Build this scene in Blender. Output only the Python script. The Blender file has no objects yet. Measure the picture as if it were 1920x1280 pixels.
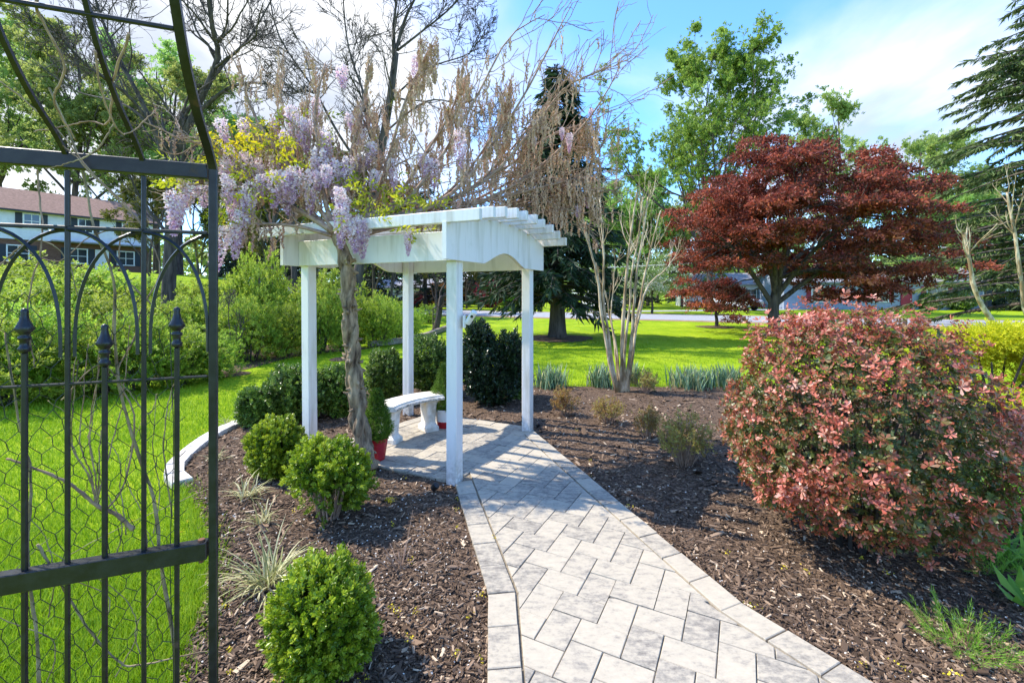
import bpy, math, random
import numpy as np
from mathutils import Vector

rng = np.random.default_rng(11)
random.seed(5)
sc = bpy.context.scene
col = sc.collection
R = math.radians

# ------------------------------------------------------------------ camera
H, F, HZ = 1.65, 850.0, 550.0            # eye height (m), focal length and horizon row of the 1920 px wide photograph
cd = bpy.data.cameras.new('camera')
cam = bpy.data.objects.new('camera', cd)
col.objects.link(cam)
cam.location = (0, 0, H)
cam.rotation_euler = (R(90), 0, 0)
cd.sensor_fit = 'HORIZONTAL'
cd.sensor_width = 36.0
cd.lens = 36.0 * F / 1920.0
cd.shift_y = -(640 - HZ) / 1920.0
cd.clip_start = 0.05
cd.clip_end = 3000
sc.camera = cam

# ------------------------------------------------------------------ light
SUN_EL, SUN_AZ = R(50), (-0.965, 0.26)     # direction towards the sun, seen from above
w = bpy.data.worlds.new('World')
sc.world = w
w.use_nodes = True
nt = w.node_tree
nt.nodes.clear()
N = nt.nodes.new
L = nt.links.new


def mth(tree, op, a, b=None, c=None, clamp=False):
    n = tree.nodes.new('ShaderNodeMath')
    n.operation = op
    n.use_clamp = clamp
    for i, v in enumerate((a, b, c)):
        if v is None:
            continue
        if isinstance(v, (int, float)):
            n.inputs[i].default_value = v
        else:
            tree.links.new(v, n.inputs[i])
    return n.outputs[0]


sky = N('ShaderNodeTexSky')
sky.sky_type = 'NISHITA'
sky.sun_disc = False
sky.sun_elevation = SUN_EL
sky.sun_rotation = math.atan2(SUN_AZ[0], SUN_AZ[1])
sky.air_density = 1.0
sky.dust_density = 0.2
sky.ozone_density = 2.5
tc = N('ShaderNodeTexCoord')
sep = N('ShaderNodeSeparateXYZ')
L(tc.outputs['Generated'], sep.inputs[0])
zz = mth(nt, 'ADD', mth(nt, 'MAXIMUM', sep.outputs['Z'], 0.0), 0.22)
px_ = mth(nt, 'DIVIDE', sep.outputs['X'], zz)
py_ = mth(nt, 'DIVIDE', sep.outputs['Y'], zz)
cmb = N('ShaderNodeCombineXYZ')
L(px_, cmb.inputs[0]); L(py_, cmb.inputs[1])
nz = N('ShaderNodeTexNoise')
nz.inputs['Scale'].default_value = 1.15
nz.inputs['Detail'].default_value = 9
nz.inputs['Roughness'].default_value = 0.52
nz.inputs['Distortion'].default_value = 0.3
mp = N('ShaderNodeMapping')
mp.inputs['Location'].default_value = (3.4, 1.2, 0.5)
mp.inputs['Rotation'].default_value = (0, 0, R(-35))
mp.inputs['Scale'].default_value = (1.0, 0.6, 1.0)
L(cmb.outputs[0], mp.inputs[0]); L(mp.outputs[0], nz.inputs['Vector'])


def bank(cx, cy, r, amp):                      # a cloud bank round one direction of the sky
    dx = mth(nt, 'SUBTRACT', px_, cx)
    dy = mth(nt, 'SUBTRACT', py_, cy)
    d = mth(nt, 'SQRT', mth(nt, 'ADD', mth(nt, 'MULTIPLY', dx, dx), mth(nt, 'MULTIPLY', dy, dy)))
    return mth(nt, 'MULTIPLY', mth(nt, 'SUBTRACT', 1.0, mth(nt, 'DIVIDE', d, r), clamp=True), amp)


den = mth(nt, 'ADD', nz.outputs['Fac'], mth(nt, 'ADD', bank(-1.0, 1.5, 1.35, 0.34), bank(1.02, 1.28, 0.85, 0.26)))
mr = N('ShaderNodeMapRange')
mr.interpolation_type = 'SMOOTHSTEP'
mr.inputs['From Min'].default_value = 0.41
mr.inputs['From Max'].default_value = 0.74
L(den, mr.inputs['Value'])
nz2 = N('ShaderNodeTexNoise')
nz2.inputs['Scale'].default_value = 2.3
nz2.inputs['Detail'].default_value = 6
L(mp.outputs[0], nz2.inputs['Vector'])
cr = N('ShaderNodeValToRGB')
cr.color_ramp.elements[0].position = 0.38
cr.color_ramp.elements[0].color = (1.5, 1.68, 2.05, 1)
cr.color_ramp.elements[1].position = 0.62
cr.color_ramp.elements[1].color = (2.9, 2.92, 2.95, 1)
L(nz2.outputs['Fac'], cr.inputs[0])
tint = N('ShaderNodeMix'); tint.data_type = 'RGBA'; tint.blend_type = 'MULTIPLY'
tint.inputs[0].default_value = 1.0
L(sky.outputs[0], tint.inputs[6])
tint.inputs[7].default_value = (0.50, 0.76, 1.06, 1)
mx = N('ShaderNodeMix'); mx.data_type = 'RGBA'
L(mr.outputs[0], mx.inputs[0]); L(tint.outputs[2], mx.inputs[6]); L(cr.outputs[0], mx.inputs[7])
bg = N('ShaderNodeBackground')
bg.inputs['Strength'].default_value = 0.15
out = N('ShaderNodeOutputWorld')
L(mx.outputs[2], bg.inputs[0]); L(bg.outputs[0], out.inputs[0])
w.cycles.sampling_method = 'MANUAL'
w.cycles.sample_map_resolution = 512

sl = bpy.data.lights.new('sun', 'SUN')
sun = bpy.data.objects.new('sun', sl)
col.objects.link(sun)
sl.energy = 2.4
sl.angle = R(0.53)
sl.color = (1.0, 0.92, 0.80)
sd = Vector((SUN_AZ[0], SUN_AZ[1], 0)).normalized() * math.cos(SUN_EL) + Vector((0, 0, math.sin(SUN_EL)))
sun.rotation_euler = sd.to_track_quat('Z', 'Y').to_euler()
sun.location = sd * 60

sc.view_settings.view_transform = 'Standard'
sc.view_settings.look = 'None'
sc.view_settings.gamma = 1
sc.view_settings.use_curve_mapping = False
sc.view_settings.exposure = 1.74
sc.render.engine = 'CYCLES'
cy = sc.cycles
cy.max_bounces = 6
cy.diffuse_bounces = 3
cy.glossy_bounces = 2
cy.transmission_bounces = 3
cy.transparent_max_bounces = 4
cy.use_denoising = True
cy.caustics_reflective = False
cy.caustics_refractive = False

# ------------------------------------------------------------------ helpers


def G(u, v, z=0.0):
    """ground point seen at photograph pixel (u, v)"""
    d = F * (H - z) / (v - HZ)
    return np.array(((u - 960) * d / F, d, z))


def at(u, v, d):
    return np.array(((u - 960) * d / F, d, H + (HZ - v) * d / F))


def hill(x, y):
    t = np.clip((-np.asarray(x, float) - 9) / 29, 0, 1)
    return 3.7 * t * t * (3 - 2 * t)


def unit(v):
    v = np.asarray(v, float)
    return v / np.maximum(np.linalg.norm(v, axis=-1, keepdims=True), 1e-9)


_nd = np.random.default_rng(3)
_W = [(_nd.normal(size=(6, 3)) * s, _nd.uniform(0, 6.28, 6)) for s in (1.0, 2.1, 4.3)]


def fnoise(P, scale=1.0):
    """smooth noise in about -1..1"""
    P = np.asarray(P, float) * scale
    s = 0
    for a, (wv, ph) in zip((0.55, 0.3, 0.15), _W):
        s = s + a * np.sin(P @ wv.T + ph).mean(-1) * 2.2
    return s


class MB:
    """collects vertices and faces, then links them as ONE mesh object"""

    def __init__(s):
        s.V, s.Fc, s.R, s.n = [], [], [], 0

    def add(s, V, Fa, r=0.5, mi=0):
        V = np.asarray(V, float).reshape(-1, 3)
        Fa = np.asarray(Fa, int)
        if len(V) == 0:
            return
        s.V.append(V)
        s.Fc.append((Fa + s.n, mi))
        s.R.append(np.broadcast_to(np.asarray(r, float), (len(V),)))
        s.n += len(V)

    def box(s, c, size, ax=None, r=0.5, mi=0, bev=0.0):
        c = np.asarray(c, float); h = np.asarray(size, float) / 2
        if bev:
            V, Fa = [], []
            x, y, z = h; b = min(bev, x * .9, y * .9, z * .9)
            ring = lambda xx, yy: [(-xx, -yy + b), (-xx + b, -yy), (xx - b, -yy), (xx, -yy + b), (xx, yy - b), (xx - b, yy), (-xx + b, yy), (-xx, yy - b)]
            lv = [(-z, b), (-z + b, 0), (z - b, 0), (z, b)]
            for zv, ins in lv:
                V += [(p[0] * (1 - ins / x), p[1] * (1 - ins / y), zv) for p in ring(x, y)]
            V = np.array(V)
            q = [(k * 8 + i, k * 8 + (i + 1) % 8, (k + 1) * 8 + (i + 1) % 8, (k + 1) * 8 + i) for k in range(3) for i in range(8)]
            if ax is not None: V = V @ np.asarray(ax)
            n0 = s.n
            s.add(V + c, q, r, mi)
            s.Fc.append((np.array([list(range(7, -1, -1))]) + n0, mi))
            s.Fc.append((np.array([list(range(24, 32))]) + n0, mi))
            return
        V = np.array([(i, j, k) for i in (-1, 1) for j in (-1, 1) for k in (-1, 1)], float) * h
        if ax is not None: V = V @ np.asarray(ax)      # ax: rows are the box's own axes
        s.add(V + c, [(0, 1, 3, 2), (4, 6, 7, 5), (0, 4, 5, 1), (2, 3, 7, 6), (0, 2, 6, 4), (1, 5, 7, 3)], r, mi)

    def prism(s, poly, ax, off, depth, r=0.5, mi=0):
        """2D outline (counter-clockwise) in plane axes ax[0], ax[1], pushed along ax[2]"""
        poly = np.asarray(poly, float); n = len(poly)
        A = np.asarray(ax, float)
        base = poly[:, :1] * A[0] + poly[:, 1:2] * A[1] + np.asarray(off, float)
        V = np.vstack([base, base + A[2] * depth])
        n0 = s.n
        s.add(V, [(i, (i + 1) % n, (i + 1) % n + n, i + n) for i in range(n)], r, mi)
        s.Fc.append((np.array([list(range(n - 1, -1, -1))]) + n0, mi))
        s.Fc.append((np.array([list(range(n, 2 * n))]) + n0, mi))

    def tubes(s, P, Rd, k=5, r=0.5, mi=0, cap=True):
        """P (n,m,3) polylines, Rd (n,m) radii"""
        P = np.asarray(P, float); Rd = np.asarray(Rd, float)
        if P.ndim == 2:
            P = P[None]; Rd = np.broadcast_to(Rd, P.shape[:2])
        n, m, _ = P.shape
        if n == 0: return
        T = unit(np.gradient(P, axis=1))
        ov = np.abs(unit(P[:, -1] - P[:, 0] + 1e-9))
        ref = np.eye(3)[np.argmin(ov, 1)]
        U = unit(ref[:, None] - (ref[:, None] * T).sum(-1, keepdims=True) * T)
        W2 = np.cross(T, U)
        a = np.arange(k) * 2 * np.pi / k
        V = P[:, :, None] + Rd[:, :, None, None] * (np.cos(a)[:, None] * U[:, :, None] + np.sin(a)[:, None] * W2[:, :, None])
        b = (np.arange(n) * m * k)[:, None, None]
        i = np.arange(m - 1)[None, :, None] * k
        j = np.arange(k)[None, None, :]
        j2 = (j + 1) % k
        Fa = np.stack([b + i + j, b + i + j2, b + i + k + j2, b + i + k + j], -1).reshape(-1, 4)
        rr = np.asarray(r, float)
        if rr.ndim == 1: rr = np.repeat(rr, m * k)
        n0 = s.n
        s.add(V.reshape(-1, 3), Fa, rr, mi)
        if cap:
            e = np.arange(n)[:, None] * m * k
            s.Fc.append((e + np.arange(k)[::-1] + n0, mi))
            s.Fc.append((e + (m - 1) * k + np.arange(k) + n0, mi))

    def scatter(s, proto, pos, rot, scl, r=None, mi=0):
        """copies of proto=(V,F,r) at pos with rotation matrices rot (columns = local axes)"""
        V, Fa, pr = proto
        pos = np.asarray(pos, float); n = len(pos)
        if n == 0: return
        scl = np.asarray(scl, float)
        scl = np.broadcast_to(scl.reshape(-1, 1, 1) if scl.ndim < 2 else scl[:, None, :], (n, 1, 3 if scl.ndim == 2 else 1))
        P = np.einsum('nij,nvj->nvi', rot, V[None] * scl) + pos[:, None]
        Fb = (np.asarray(Fa)[None] + (np.arange(n) * len(V))[:, None, None]).reshape(-1, np.asarray(Fa).shape[1])
        rr = np.zeros((n, len(V))) + pr
        if r is not None: rr = rr * 0.35 + np.asarray(r, float).reshape(-1, 1) * 0.65
        s.add(P.reshape(-1, 3), Fb, rr.ravel(), mi)

    def mesh(s, name, mats, smooth=False):
        me = bpy.data.meshes.new(name)
        V = np.vstack(s.V); Rr = np.concatenate(s.R)
        loops = np.concatenate([f.ravel() for f, _ in s.Fc])
        tot = np.concatenate([np.full(len(f), f.shape[1]) for f, _ in s.Fc])
        mi = np.concatenate([np.full(len(f), m) for f, m in s.Fc])
        st = np.concatenate([[0], np.cumsum(tot)[:-1]])
        me.vertices.add(len(V)); me.loops.add(len(loops)); me.polygons.add(len(tot))
        me.vertices.foreach_set('co', V.astype(np.float32).ravel())
        me.loops.foreach_set('vertex_index', loops.astype(np.int32))
        me.polygons.foreach_set('loop_start', st.astype(np.int32))
        me.polygons.foreach_set('loop_total', tot.astype(np.int32))
        me.polygons.foreach_set('material_index', mi.astype(np.int32))
        me.polygons.foreach_set('use_smooth', np.full(len(tot), bool(smooth)))
        a = me.attributes.new('rnd', 'FLOAT', 'POINT')
        a.data.foreach_set('value', Rr.astype(np.float32))
        for m in (mats if isinstance(mats, (list, tuple)) else [mats]):
            me.materials.append(m)
        me.update(calc_edges=True)
        return me

    def build(s, name, mats, parent=None, smooth=False, loc=None):
        return link(name, s.mesh(name, mats, smooth), parent, loc)


def link(name, data, parent=None, loc=None):
    o = bpy.data.objects.new(name, data)
    col.objects.link(o)
    if parent is not None: o.parent = parent
    if loc is not None: o.location = loc
    return o


def tag(o, label=None, cat=None, group=None, kind=None):
    for k, v in (('label', label), ('category', cat), ('group', group), ('kind', kind)):
        if v: o[k] = v
    return o


def thing(name, label, cat, loc=(0, 0, 0), rz=0.0, group=None):
    o = link(name, None, None, tuple(loc))
    o.rotation_euler = (0, 0, rz)
    o.empty_display_size = 0.2
    return tag(o, label, cat, group)


def dup(root, loc, rz=0.0, s=(1, 1, 1), label=None, group=None):
    r = root.copy(); col.objects.link(r)
    r.location = tuple(loc); r.rotation_euler = (0, 0, rz)
    r.scale = s if isinstance(s, (tuple, list)) else (s, s, s)
    if label: r['label'] = label
    if group: r['group'] = group
    for ch in list(root.children):
        c = ch.copy(); col.objects.link(c); c.parent = r
        for g in ch.children:
            d = g.copy(); col.objects.link(d); d.parent = c
    return r


def rots(dirs, roll=None):
    """rotation matrices whose local z points along dirs"""
    Z = unit(dirs); n = len(Z)
    ref = np.where(np.abs(Z[:, 2:3]) > 0.9, np.array([[1.0, 0, 0]]), np.array([[0, 0, 1.0]]))
    X = unit(np.cross(ref, Z)); Y = np.cross(Z, X)
    a = rng.uniform(0, 6.283, n) if roll is None else np.broadcast_to(roll, (n,))
    c, s_ = np.cos(a)[:, None], np.sin(a)[:, None]
    return np.stack([X * c + Y * s_, -X * s_ + Y * c, Z], -1)


def rdir(n):
    return unit(rng.normal(size=(n, 3)))


# ------------------------------------------------------------------ leaf and twig shapes
def leaf(L_, W_, base=0.0, fold=0.15, wid=0.5, r=0.5):
    V = np.array([(0, 0, base), (W_ / 2, fold * W_, base + L_ * wid), (0, 0, base + L_), (-W_ / 2, fold * W_, base + L_ * wid)])
    return V, np.array([(0, 1, 2), (0, 2, 3)]), np.full(4, r)


def join(parts):
    V, Fa, Rr, n = [], [], [], 0
    for v, f, r in parts:
        V.append(v); Fa.append(f + n); Rr.append(r); n += len(v)
    return np.vstack(V), np.vstack(Fa), np.concatenate(Rr)


def turn(p, tilt, az, off=(0, 0, 0), s=1.0):
    """tilt a +z leaf away from the axis by tilt, towards azimuth az"""
    V, f, r = p
    ct, st = math.cos(tilt), math.sin(tilt)
    X = np.stack([V[:, 0], V[:, 1] * ct + V[:, 2] * st, -V[:, 1] * st + V[:, 2] * ct], 1)
    ca, sa = math.cos(az), math.sin(az)
    X = np.stack([X[:, 0] * ca - X[:, 1] * sa, X[:, 0] * sa + X[:, 1] * ca, X[:, 2]], 1) * s
    return X + np.asarray(off), f, r


def sprig(nl, length, L_, W_, t0=0.7, t1=1.3, seed=0, fold=0.15, wid=0.5):
    q = np.random.default_rng(seed)
    ps = []
    for i in range(nl):
        z = length * i / max(nl - 1, 1)
        ps.append(turn(leaf(L_ * q.uniform(.75, 1.15), W_, fold=fold, wid=wid, r=q.uniform(0, 1)), q.uniform(t0, t1) * (1.1 - .6 * i / nl), i * 2.4 + q.uniform(-.4, .4), (0, 0, z)))
    return join(ps)


# ------------------------------------------------------------------ materials
MAT = {}


def base_mat(name):
    m = bpy.data.materials.new(name)
    m.use_nodes = True
    MAT[name] = m
    t = m.node_tree
    return m, t, t.nodes['Principled BSDF'], t.nodes['Material Output']


def ramp(t, fac, cols, pos=None):
    n = t.nodes.new('ShaderNodeValToRGB')
    e = n.color_ramp.elements
    k = len(cols)
    pos = pos or [i / max(k - 1, 1) for i in range(k)]
    while len(e) < k: e.new(0.5)
    for i in range(k):
        e[i].position = pos[i]
        e[i].color = (*cols[i], 1)
    t.links.new(fac, n.inputs[0])
    return n.outputs[0]


def noise(t, scale, detail=4, rough=0.5, vec=None, stretch=None, coord='Object'):
    n = t.nodes.new('ShaderNodeTexNoise')
    n.inputs['Scale'].default_value = scale
    n.inputs['Detail'].default_value = detail
    n.inputs['Roughness'].default_value = rough
    if vec is None:
        if coord == 'World':
            vec = t.nodes.new('ShaderNodeNewGeometry').outputs['Position']
        else:
            vec = t.nodes.new('ShaderNodeTexCoord').outputs['Object']
    if stretch:
        mpn = t.nodes.new('ShaderNodeMapping')
        mpn.inputs['Scale'].default_value = stretch
        t.links.new(vec, mpn.inputs[0]); vec = mpn.outputs[0]
    t.links.new(vec, n.inputs['Vector'])
    return n.outputs['Fac']


def bump(t, b, fac, strength=0.3, dist=0.01):
    n = t.nodes.new('ShaderNodeBump')
    n.inputs['Strength'].default_value = strength
    n.inputs['Distance'].default_value = dist
    t.links.new(fac, n.inputs['Height'])
    t.links.new(n.outputs[0], b.inputs['Normal'])


def surf(name, c0, c1, scale=8, rough=0.7, bs=0.2, bd=0.005, stretch=None, objvar=0.0, detail=6, lo=0.35, hi=0.65, metal=0.0, spec=0.4, coord='Object'):
    m, t, b, o = base_mat(name)
    f = noise(t, scale, detail, 0.6, stretch=stretch, coord=coord)
    c = ramp(t, f, (c0, c1), (lo, hi))
    if objvar:
        oi = t.nodes.new('ShaderNodeObjectInfo')
        hv = t.nodes.new('ShaderNodeHueSaturation')
        t.links.new(mth(t, 'ADD', mth(t, 'MULTIPLY', oi.outputs['Random'], objvar), 1 - objvar / 2), hv.inputs['Value'])
        t.links.new(c, hv.inputs['Color']); c = hv.outputs[0]
    t.links.new(c, b.inputs['Base Color'])
    b.inputs['Roughness'].default_value = rough
    b.inputs['Metallic'].default_value = metal
    b.inputs['Specular IOR Level'].default_value = spec
    if bs: bump(t, b, f, bs, bd)
    return m


def leafmat(name, cols, trans=0.35, rough=0.5, pos=None, objvar=0.15, spec=0.35, tcol=1.25):
    m, t, b, o = base_mat(name)
    a = t.nodes.new('ShaderNodeAttribute')
    a.attribute_name = 'rnd'
    c = ramp(t, a.outputs['Fac'], cols, pos)
    oi = t.nodes.new('ShaderNodeObjectInfo')
    hv = t.nodes.new('ShaderNodeHueSaturation')
    t.links.new(mth(t, 'ADD', mth(t, 'MULTIPLY', oi.outputs['Random'], objvar), 1 - objvar / 2), hv.inputs['Value'])
    t.links.new(mth(t, 'ADD', mth(t, 'MULTIPLY', oi.outputs['Random'], objvar * .12), 0.5 - objvar * .06), hv.inputs['Hue'])
    t.links.new(c, hv.inputs['Color'])
    t.links.new(hv.outputs[0], b.inputs['Base Color'])
    b.inputs['Roughness'].default_value = rough
    b.inputs['Specular IOR Level'].default_value = spec
    tr = t.nodes.new('ShaderNodeBsdfTranslucent')
    hv2 = t.nodes.new('ShaderNodeHueSaturation')
    hv2.inputs['Value'].default_value = tcol
    t.links.new(hv.outputs[0], hv2.inputs['Color'])
    t.links.new(hv2.outputs[0], tr.inputs[0])
    mxs = t.nodes.new('ShaderNodeMixShader')
    mxs.inputs[0].default_value = trans
    t.links.new(b.outputs[0], mxs.inputs[1]); t.links.new(tr.outputs[0], mxs.inputs[2])
    t.links.new(mxs.outputs[0], o.inputs['Surface'])
    return m


def plain(name, c, rough=0.5, metal=0.0, spec=0.5):
    m, t, b, o = base_mat(name)
    b.inputs['Base Color'].default_value = (*c, 1)
    b.inputs['Roughness'].default_value = rough
    b.inputs['Metallic'].default_value = metal
    b.inputs['Specular IOR Level'].default_value = spec
    return m


# lawn
m, t, b, o = base_mat('lawn')
f1 = noise(t, 0.8, 5, 0.6, coord='World', stretch=(1, 0.5, 1)); f2 = noise(t, 9, 6, 0.65, coord='World'); f3 = noise(t, 55, 4, 0.7, coord='World')
ff = mth(t, 'ADD', mth(t, 'MULTIPLY', f1, 0.5), mth(t, 'ADD', mth(t, 'MULTIPLY', f2, 0.35), mth(t, 'MULTIPLY', f3, 0.3)))
c = ramp(t, ff, ((0.10, 0.19, 0.004), (0.22, 0.33, 0.006), (0.37, 0.45, 0.02)), (0.42, 0.56, 0.72))
t.links.new(c, b.inputs['Base Color'])
b.inputs['Roughness'].default_value = 0.9
b.inputs['Specular IOR Level'].default_value = 0.1
bump(t, b, f3, 0.6, 0.03)
MAT['blade'] = leafmat('blade', ((0.09, 0.19, 0.004), (0.22, 0.37, 0.008), (0.44, 0.55, 0.05)), 0.35, 0.6, objvar=0)
MAT['mulch'] = surf('mulch', (0.056, 0.037, 0.025), (0.22, 0.15, 0.10), 45, 0.95, 0.8, 0.02, coord='World', lo=.4, hi=.68, spec=0.1)
m = leafmat('chip', ((0.040, 0.026, 0.017), (0.115, 0.075, 0.048), (0.25, 0.168, 0.108), (0.42, 0.30, 0.195), (0.60, 0.47, 0.32)), 0.0, 0.85, (0.0, 0.4, 0.7, 0.9, 1.0), objvar=0, spec=0.2)
m = leafmat('litter', ((0.62, 0.56, 0.48), (0.72, 0.67, 0.58), (0.50, 0.38, 0.24)), 0.1, 0.7, objvar=0)
m = leafmat('yellow', ((0.65, 0.48, 0.02), (0.75, 0.62, 0.05)), 0.2, 0.7, objvar=0)
# pavers: mottled cream and grey concrete
m, t, b, o = base_mat('paver')
oi = t.nodes.new('ShaderNodeObjectInfo')
vadd = t.nodes.new('ShaderNodeVectorMath'); vadd.operation = 'ADD'
t.links.new(t.nodes.new('ShaderNodeNewGeometry').outputs['Position'], vadd.inputs[0])
cx = t.nodes.new('ShaderNodeCombineXYZ'); t.links.new(mth(t, 'MULTIPLY', oi.outputs['Random'], 37.0), cx.inputs[2]); t.links.new(cx.outputs[0], vadd.inputs[1])
f1 = noise(t, 13, 7, 0.72, vec=vadd.outputs[0], stretch=(1, 2.2, 1)); f2 = noise(t, 60, 5, 0.7, vec=vadd.outputs[0]); f3 = noise(t, 42, 5, 0.7, vec=vadd.outputs[0])
ff = mth(t, 'ADD', mth(t, 'MULTIPLY', f1, 0.62), mth(t, 'ADD', mth(t, 'MULTIPLY', f3, 0.28), mth(t, 'MULTIPLY', f2, 0.1)))
ff = mth(t, 'ADD', ff, mth(t, 'MULTIPLY', mth(t, 'SUBTRACT', oi.outputs['Random'], 0.5), 0.14))
c = ramp(t, ff, ((0.17, 0.152, 0.125), (0.29, 0.26, 0.21), (0.41, 0.36, 0.275), (0.48, 0.42, 0.315)), (0.34, 0.43, 0.51, 0.66))
t.links.new(c, b.inputs['Base Color']); b.inputs['Roughness'].default_value = 0.85; b.inputs['Specular IOR Level'].default_value = 0.25
bump(t, b, ff, 0.5, 0.006)
surf('joint_sand', (0.16, 0.135, 0.10), (0.30, 0.25, 0.18), 60, 0.95, 0.5, 0.004, coord='World', spec=.1)
surf('kerb_stone', (0.42, 0.38, 0.33), (0.72, 0.68, 0.6), 22, 0.9, 0.4, 0.006, objvar=0.2)
surf('concrete', (0.45, 0.38, 0.28), (0.80, 0.75, 0.66), 7, 0.85, 0.25, 0.006, lo=.3, hi=.58)
surf('concrete_worn', (0.22, 0.2, 0.17), (0.75, 0.72, 0.66), 38, 0.9, 0.9, 0.012, lo=.4, hi=.6)
# painted timber with faint grain and water stains below
m, t, b, o = base_mat('white_paint')
f = noise(t, 9, 5, 0.6, stretch=(1, 1, 0.12)); g = noise(t, 120, 3, 0.6, stretch=(1, 1, .1))
c = ramp(t, f, ((0.60, 0.57, 0.49), (0.80, 0.765, 0.725)), (0.30, 0.50))
sz = t.nodes.new('ShaderNodeSeparateXYZ'); t.links.new(t.nodes.new('ShaderNodeTexCoord').outputs['Object'], sz.inputs[0])


def zband(lo_, hi_):
    n = t.nodes.new('ShaderNodeMapRange'); n.inputs['From Min'].default_value = lo_; n.inputs['From Max'].default_value = hi_
    t.links.new(sz.outputs['Z'], n.inputs['Value']); return n.outputs[0]


def over(c_, fac, col_):
    n = t.nodes.new('ShaderNodeMix'); n.data_type = 'RGBA'; t.links.new(fac, n.inputs[0]); t.links.new(c_, n.inputs[6]); n.inputs[7].default_value = (*col_, 1)
    return n.outputs[2]


drip = ramp(t, noise(t, 16, 4, 0.7, stretch=(1, 1, .07)), ((0, 0, 0), (1, 1, 1)), (.50, .68))      # drip stains under the rafters
c = over(c, mth(t, 'MULTIPLY', mth(t, 'MULTIPLY', drip, zband(1.98, 2.24)), 0.3), (0.36, 0.285, 0.19))
spl_ = ramp(t, noise(t, 30, 5, 0.7), ((0, 0, 0), (1, 1, 1)), (.42, .62))                            # soil splashed on the post feet
c = over(c, mth(t, 'MULTIPLY', mth(t, 'MULTIPLY', spl_, zband(.34, .03)), 0.55), (0.22, 0.18, 0.13))
gs = ramp(t, noise(t, 5, 6, 0.75), ((0, 0, 0), (1, 1, 1)), (.56, .72))
c = over(c, mth(t, 'MULTIPLY', gs, 0.22), (0.40, 0.43, 0.30))
t.links.new(c, b.inputs['Base Color']); b.inputs['Roughness'].default_value = 0.42
bump(t, b, g, 0.12, 0.002)
m, t, b, o = base_mat('black_metal')
f = noise(t, 26, 6, 0.65); f2 = noise(t, 9, 5, 0.7)
c = ramp(t, f, ((0.006, 0.0075, 0.011), (0.022, 0.024, 0.028)), (.4, .7))
wr_ = ramp(t, f2, ((0, 0, 0), (1, 1, 1)), (.64, .72))
mxr = t.nodes.new('ShaderNodeMix'); mxr.data_type = 'RGBA'
t.links.new(wr_, mxr.inputs[0]); t.links.new(c, mxr.inputs[6]); mxr.inputs[7].default_value = (0.075, 0.042, 0.026, 1)
t.links.new(mxr.outputs[2], b.inputs['Base Color'])
t.links.new(mth(t, 'ADD', mth(t, 'MULTIPLY', wr_, 0.4), 0.36), b.inputs['Roughness'])
b.inputs['Specular IOR Level'].default_value = 0.5
bump(t, b, f, 0.25, 0.002)
plain('rust', (0.16, 0.07, 0.04), 0.9)
plain('wire', (0.028, 0.035, 0.025), 0.5)
surf('bark_grey', (0.035, 0.027, 0.021), (0.13, 0.105, 0.085), 9, 0.95, 0.7, 0.02, (1, 1, 0.15))
surf('bark_dark', (0.03, 0.024, 0.02), (0.13, 0.104, 0.086), 9, 0.95, 0.7, 0.02, (1, 1, 0.15))
surf('bark_wisteria', (0.05, 0.030, 0.017), (0.40, 0.285, 0.175), 22, 0.9, 1.0, 0.02, (1, 1, 0.2), lo=.33, hi=.62)
surf('bark_myrtle', (0.22, 0.15, 0.07), (0.60, 0.49, 0.32), 8, 0.75, 0.3, 0.006, (1, 1, 0.35), lo=.42, hi=.58)
surf('twig_brown', (0.22, 0.135, 0.09), (0.46, 0.32, 0.23), 20, 0.9, 0.3, 0.004)
surf('vine_dry', (0.16, 0.11, 0.06), (0.46, 0.36, 0.22), 14, 0.9, 0.3, 0.003)
surf('twig_dark', (0.03, 0.022, 0.018), (0.09, 0.066, 0.05), 12, 0.95, 0.3, 0.005)
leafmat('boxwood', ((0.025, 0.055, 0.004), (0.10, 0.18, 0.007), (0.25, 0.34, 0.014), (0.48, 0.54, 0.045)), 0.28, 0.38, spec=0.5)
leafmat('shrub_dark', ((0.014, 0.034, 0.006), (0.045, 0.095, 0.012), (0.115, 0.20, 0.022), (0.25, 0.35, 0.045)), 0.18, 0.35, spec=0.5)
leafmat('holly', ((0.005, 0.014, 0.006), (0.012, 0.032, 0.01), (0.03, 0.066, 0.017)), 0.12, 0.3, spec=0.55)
leafmat('spruce_potted', ((0.025, 0.06, 0.006), (0.085, 0.16, 0.012), (0.19, 0.30, 0.02)), 0.2, 0.6)
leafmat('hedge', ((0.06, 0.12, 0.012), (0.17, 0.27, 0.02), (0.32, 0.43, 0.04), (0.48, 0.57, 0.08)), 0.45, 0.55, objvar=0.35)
leafmat('conifer', ((0.009, 0.02, 0.011), (0.022, 0.044, 0.018), (0.055, 0.09, 0.03)), 0.15, 0.65, objvar=0.25)
leafmat('cedar', ((0.03, 0.06, 0.025), (0.085, 0.14, 0.04), (0.19, 0.26, 0.07)), 0.2, 0.65)
leafmat('tulip_leaf', ((0.07, 0.13, 0.02), (0.18, 0.28, 0.04), (0.33, 0.44, 0.075)), 0.5, 0.5, objvar=0.3)
leafmat('wood_leaf', ((0.12, 0.19, 0.04), (0.28, 0.37, 0.085), (0.44, 0.53, 0.15)), 0.55, 0.6, objvar=0.45)
leafmat('olive_leaf', ((0.055, 0.065, 0.012), (0.12, 0.13, 0.02), (0.20, 0.20, 0.035)), 0.4, 0.6, objvar=0.3)
leafmat('maple_leaf', ((0.075, 0.055, 0.02), (0.12, 0.036, 0.024), (0.36, 0.08, 0.048), (0.60, 0.22, 0.11)), 0.4, 0.5)
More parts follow.
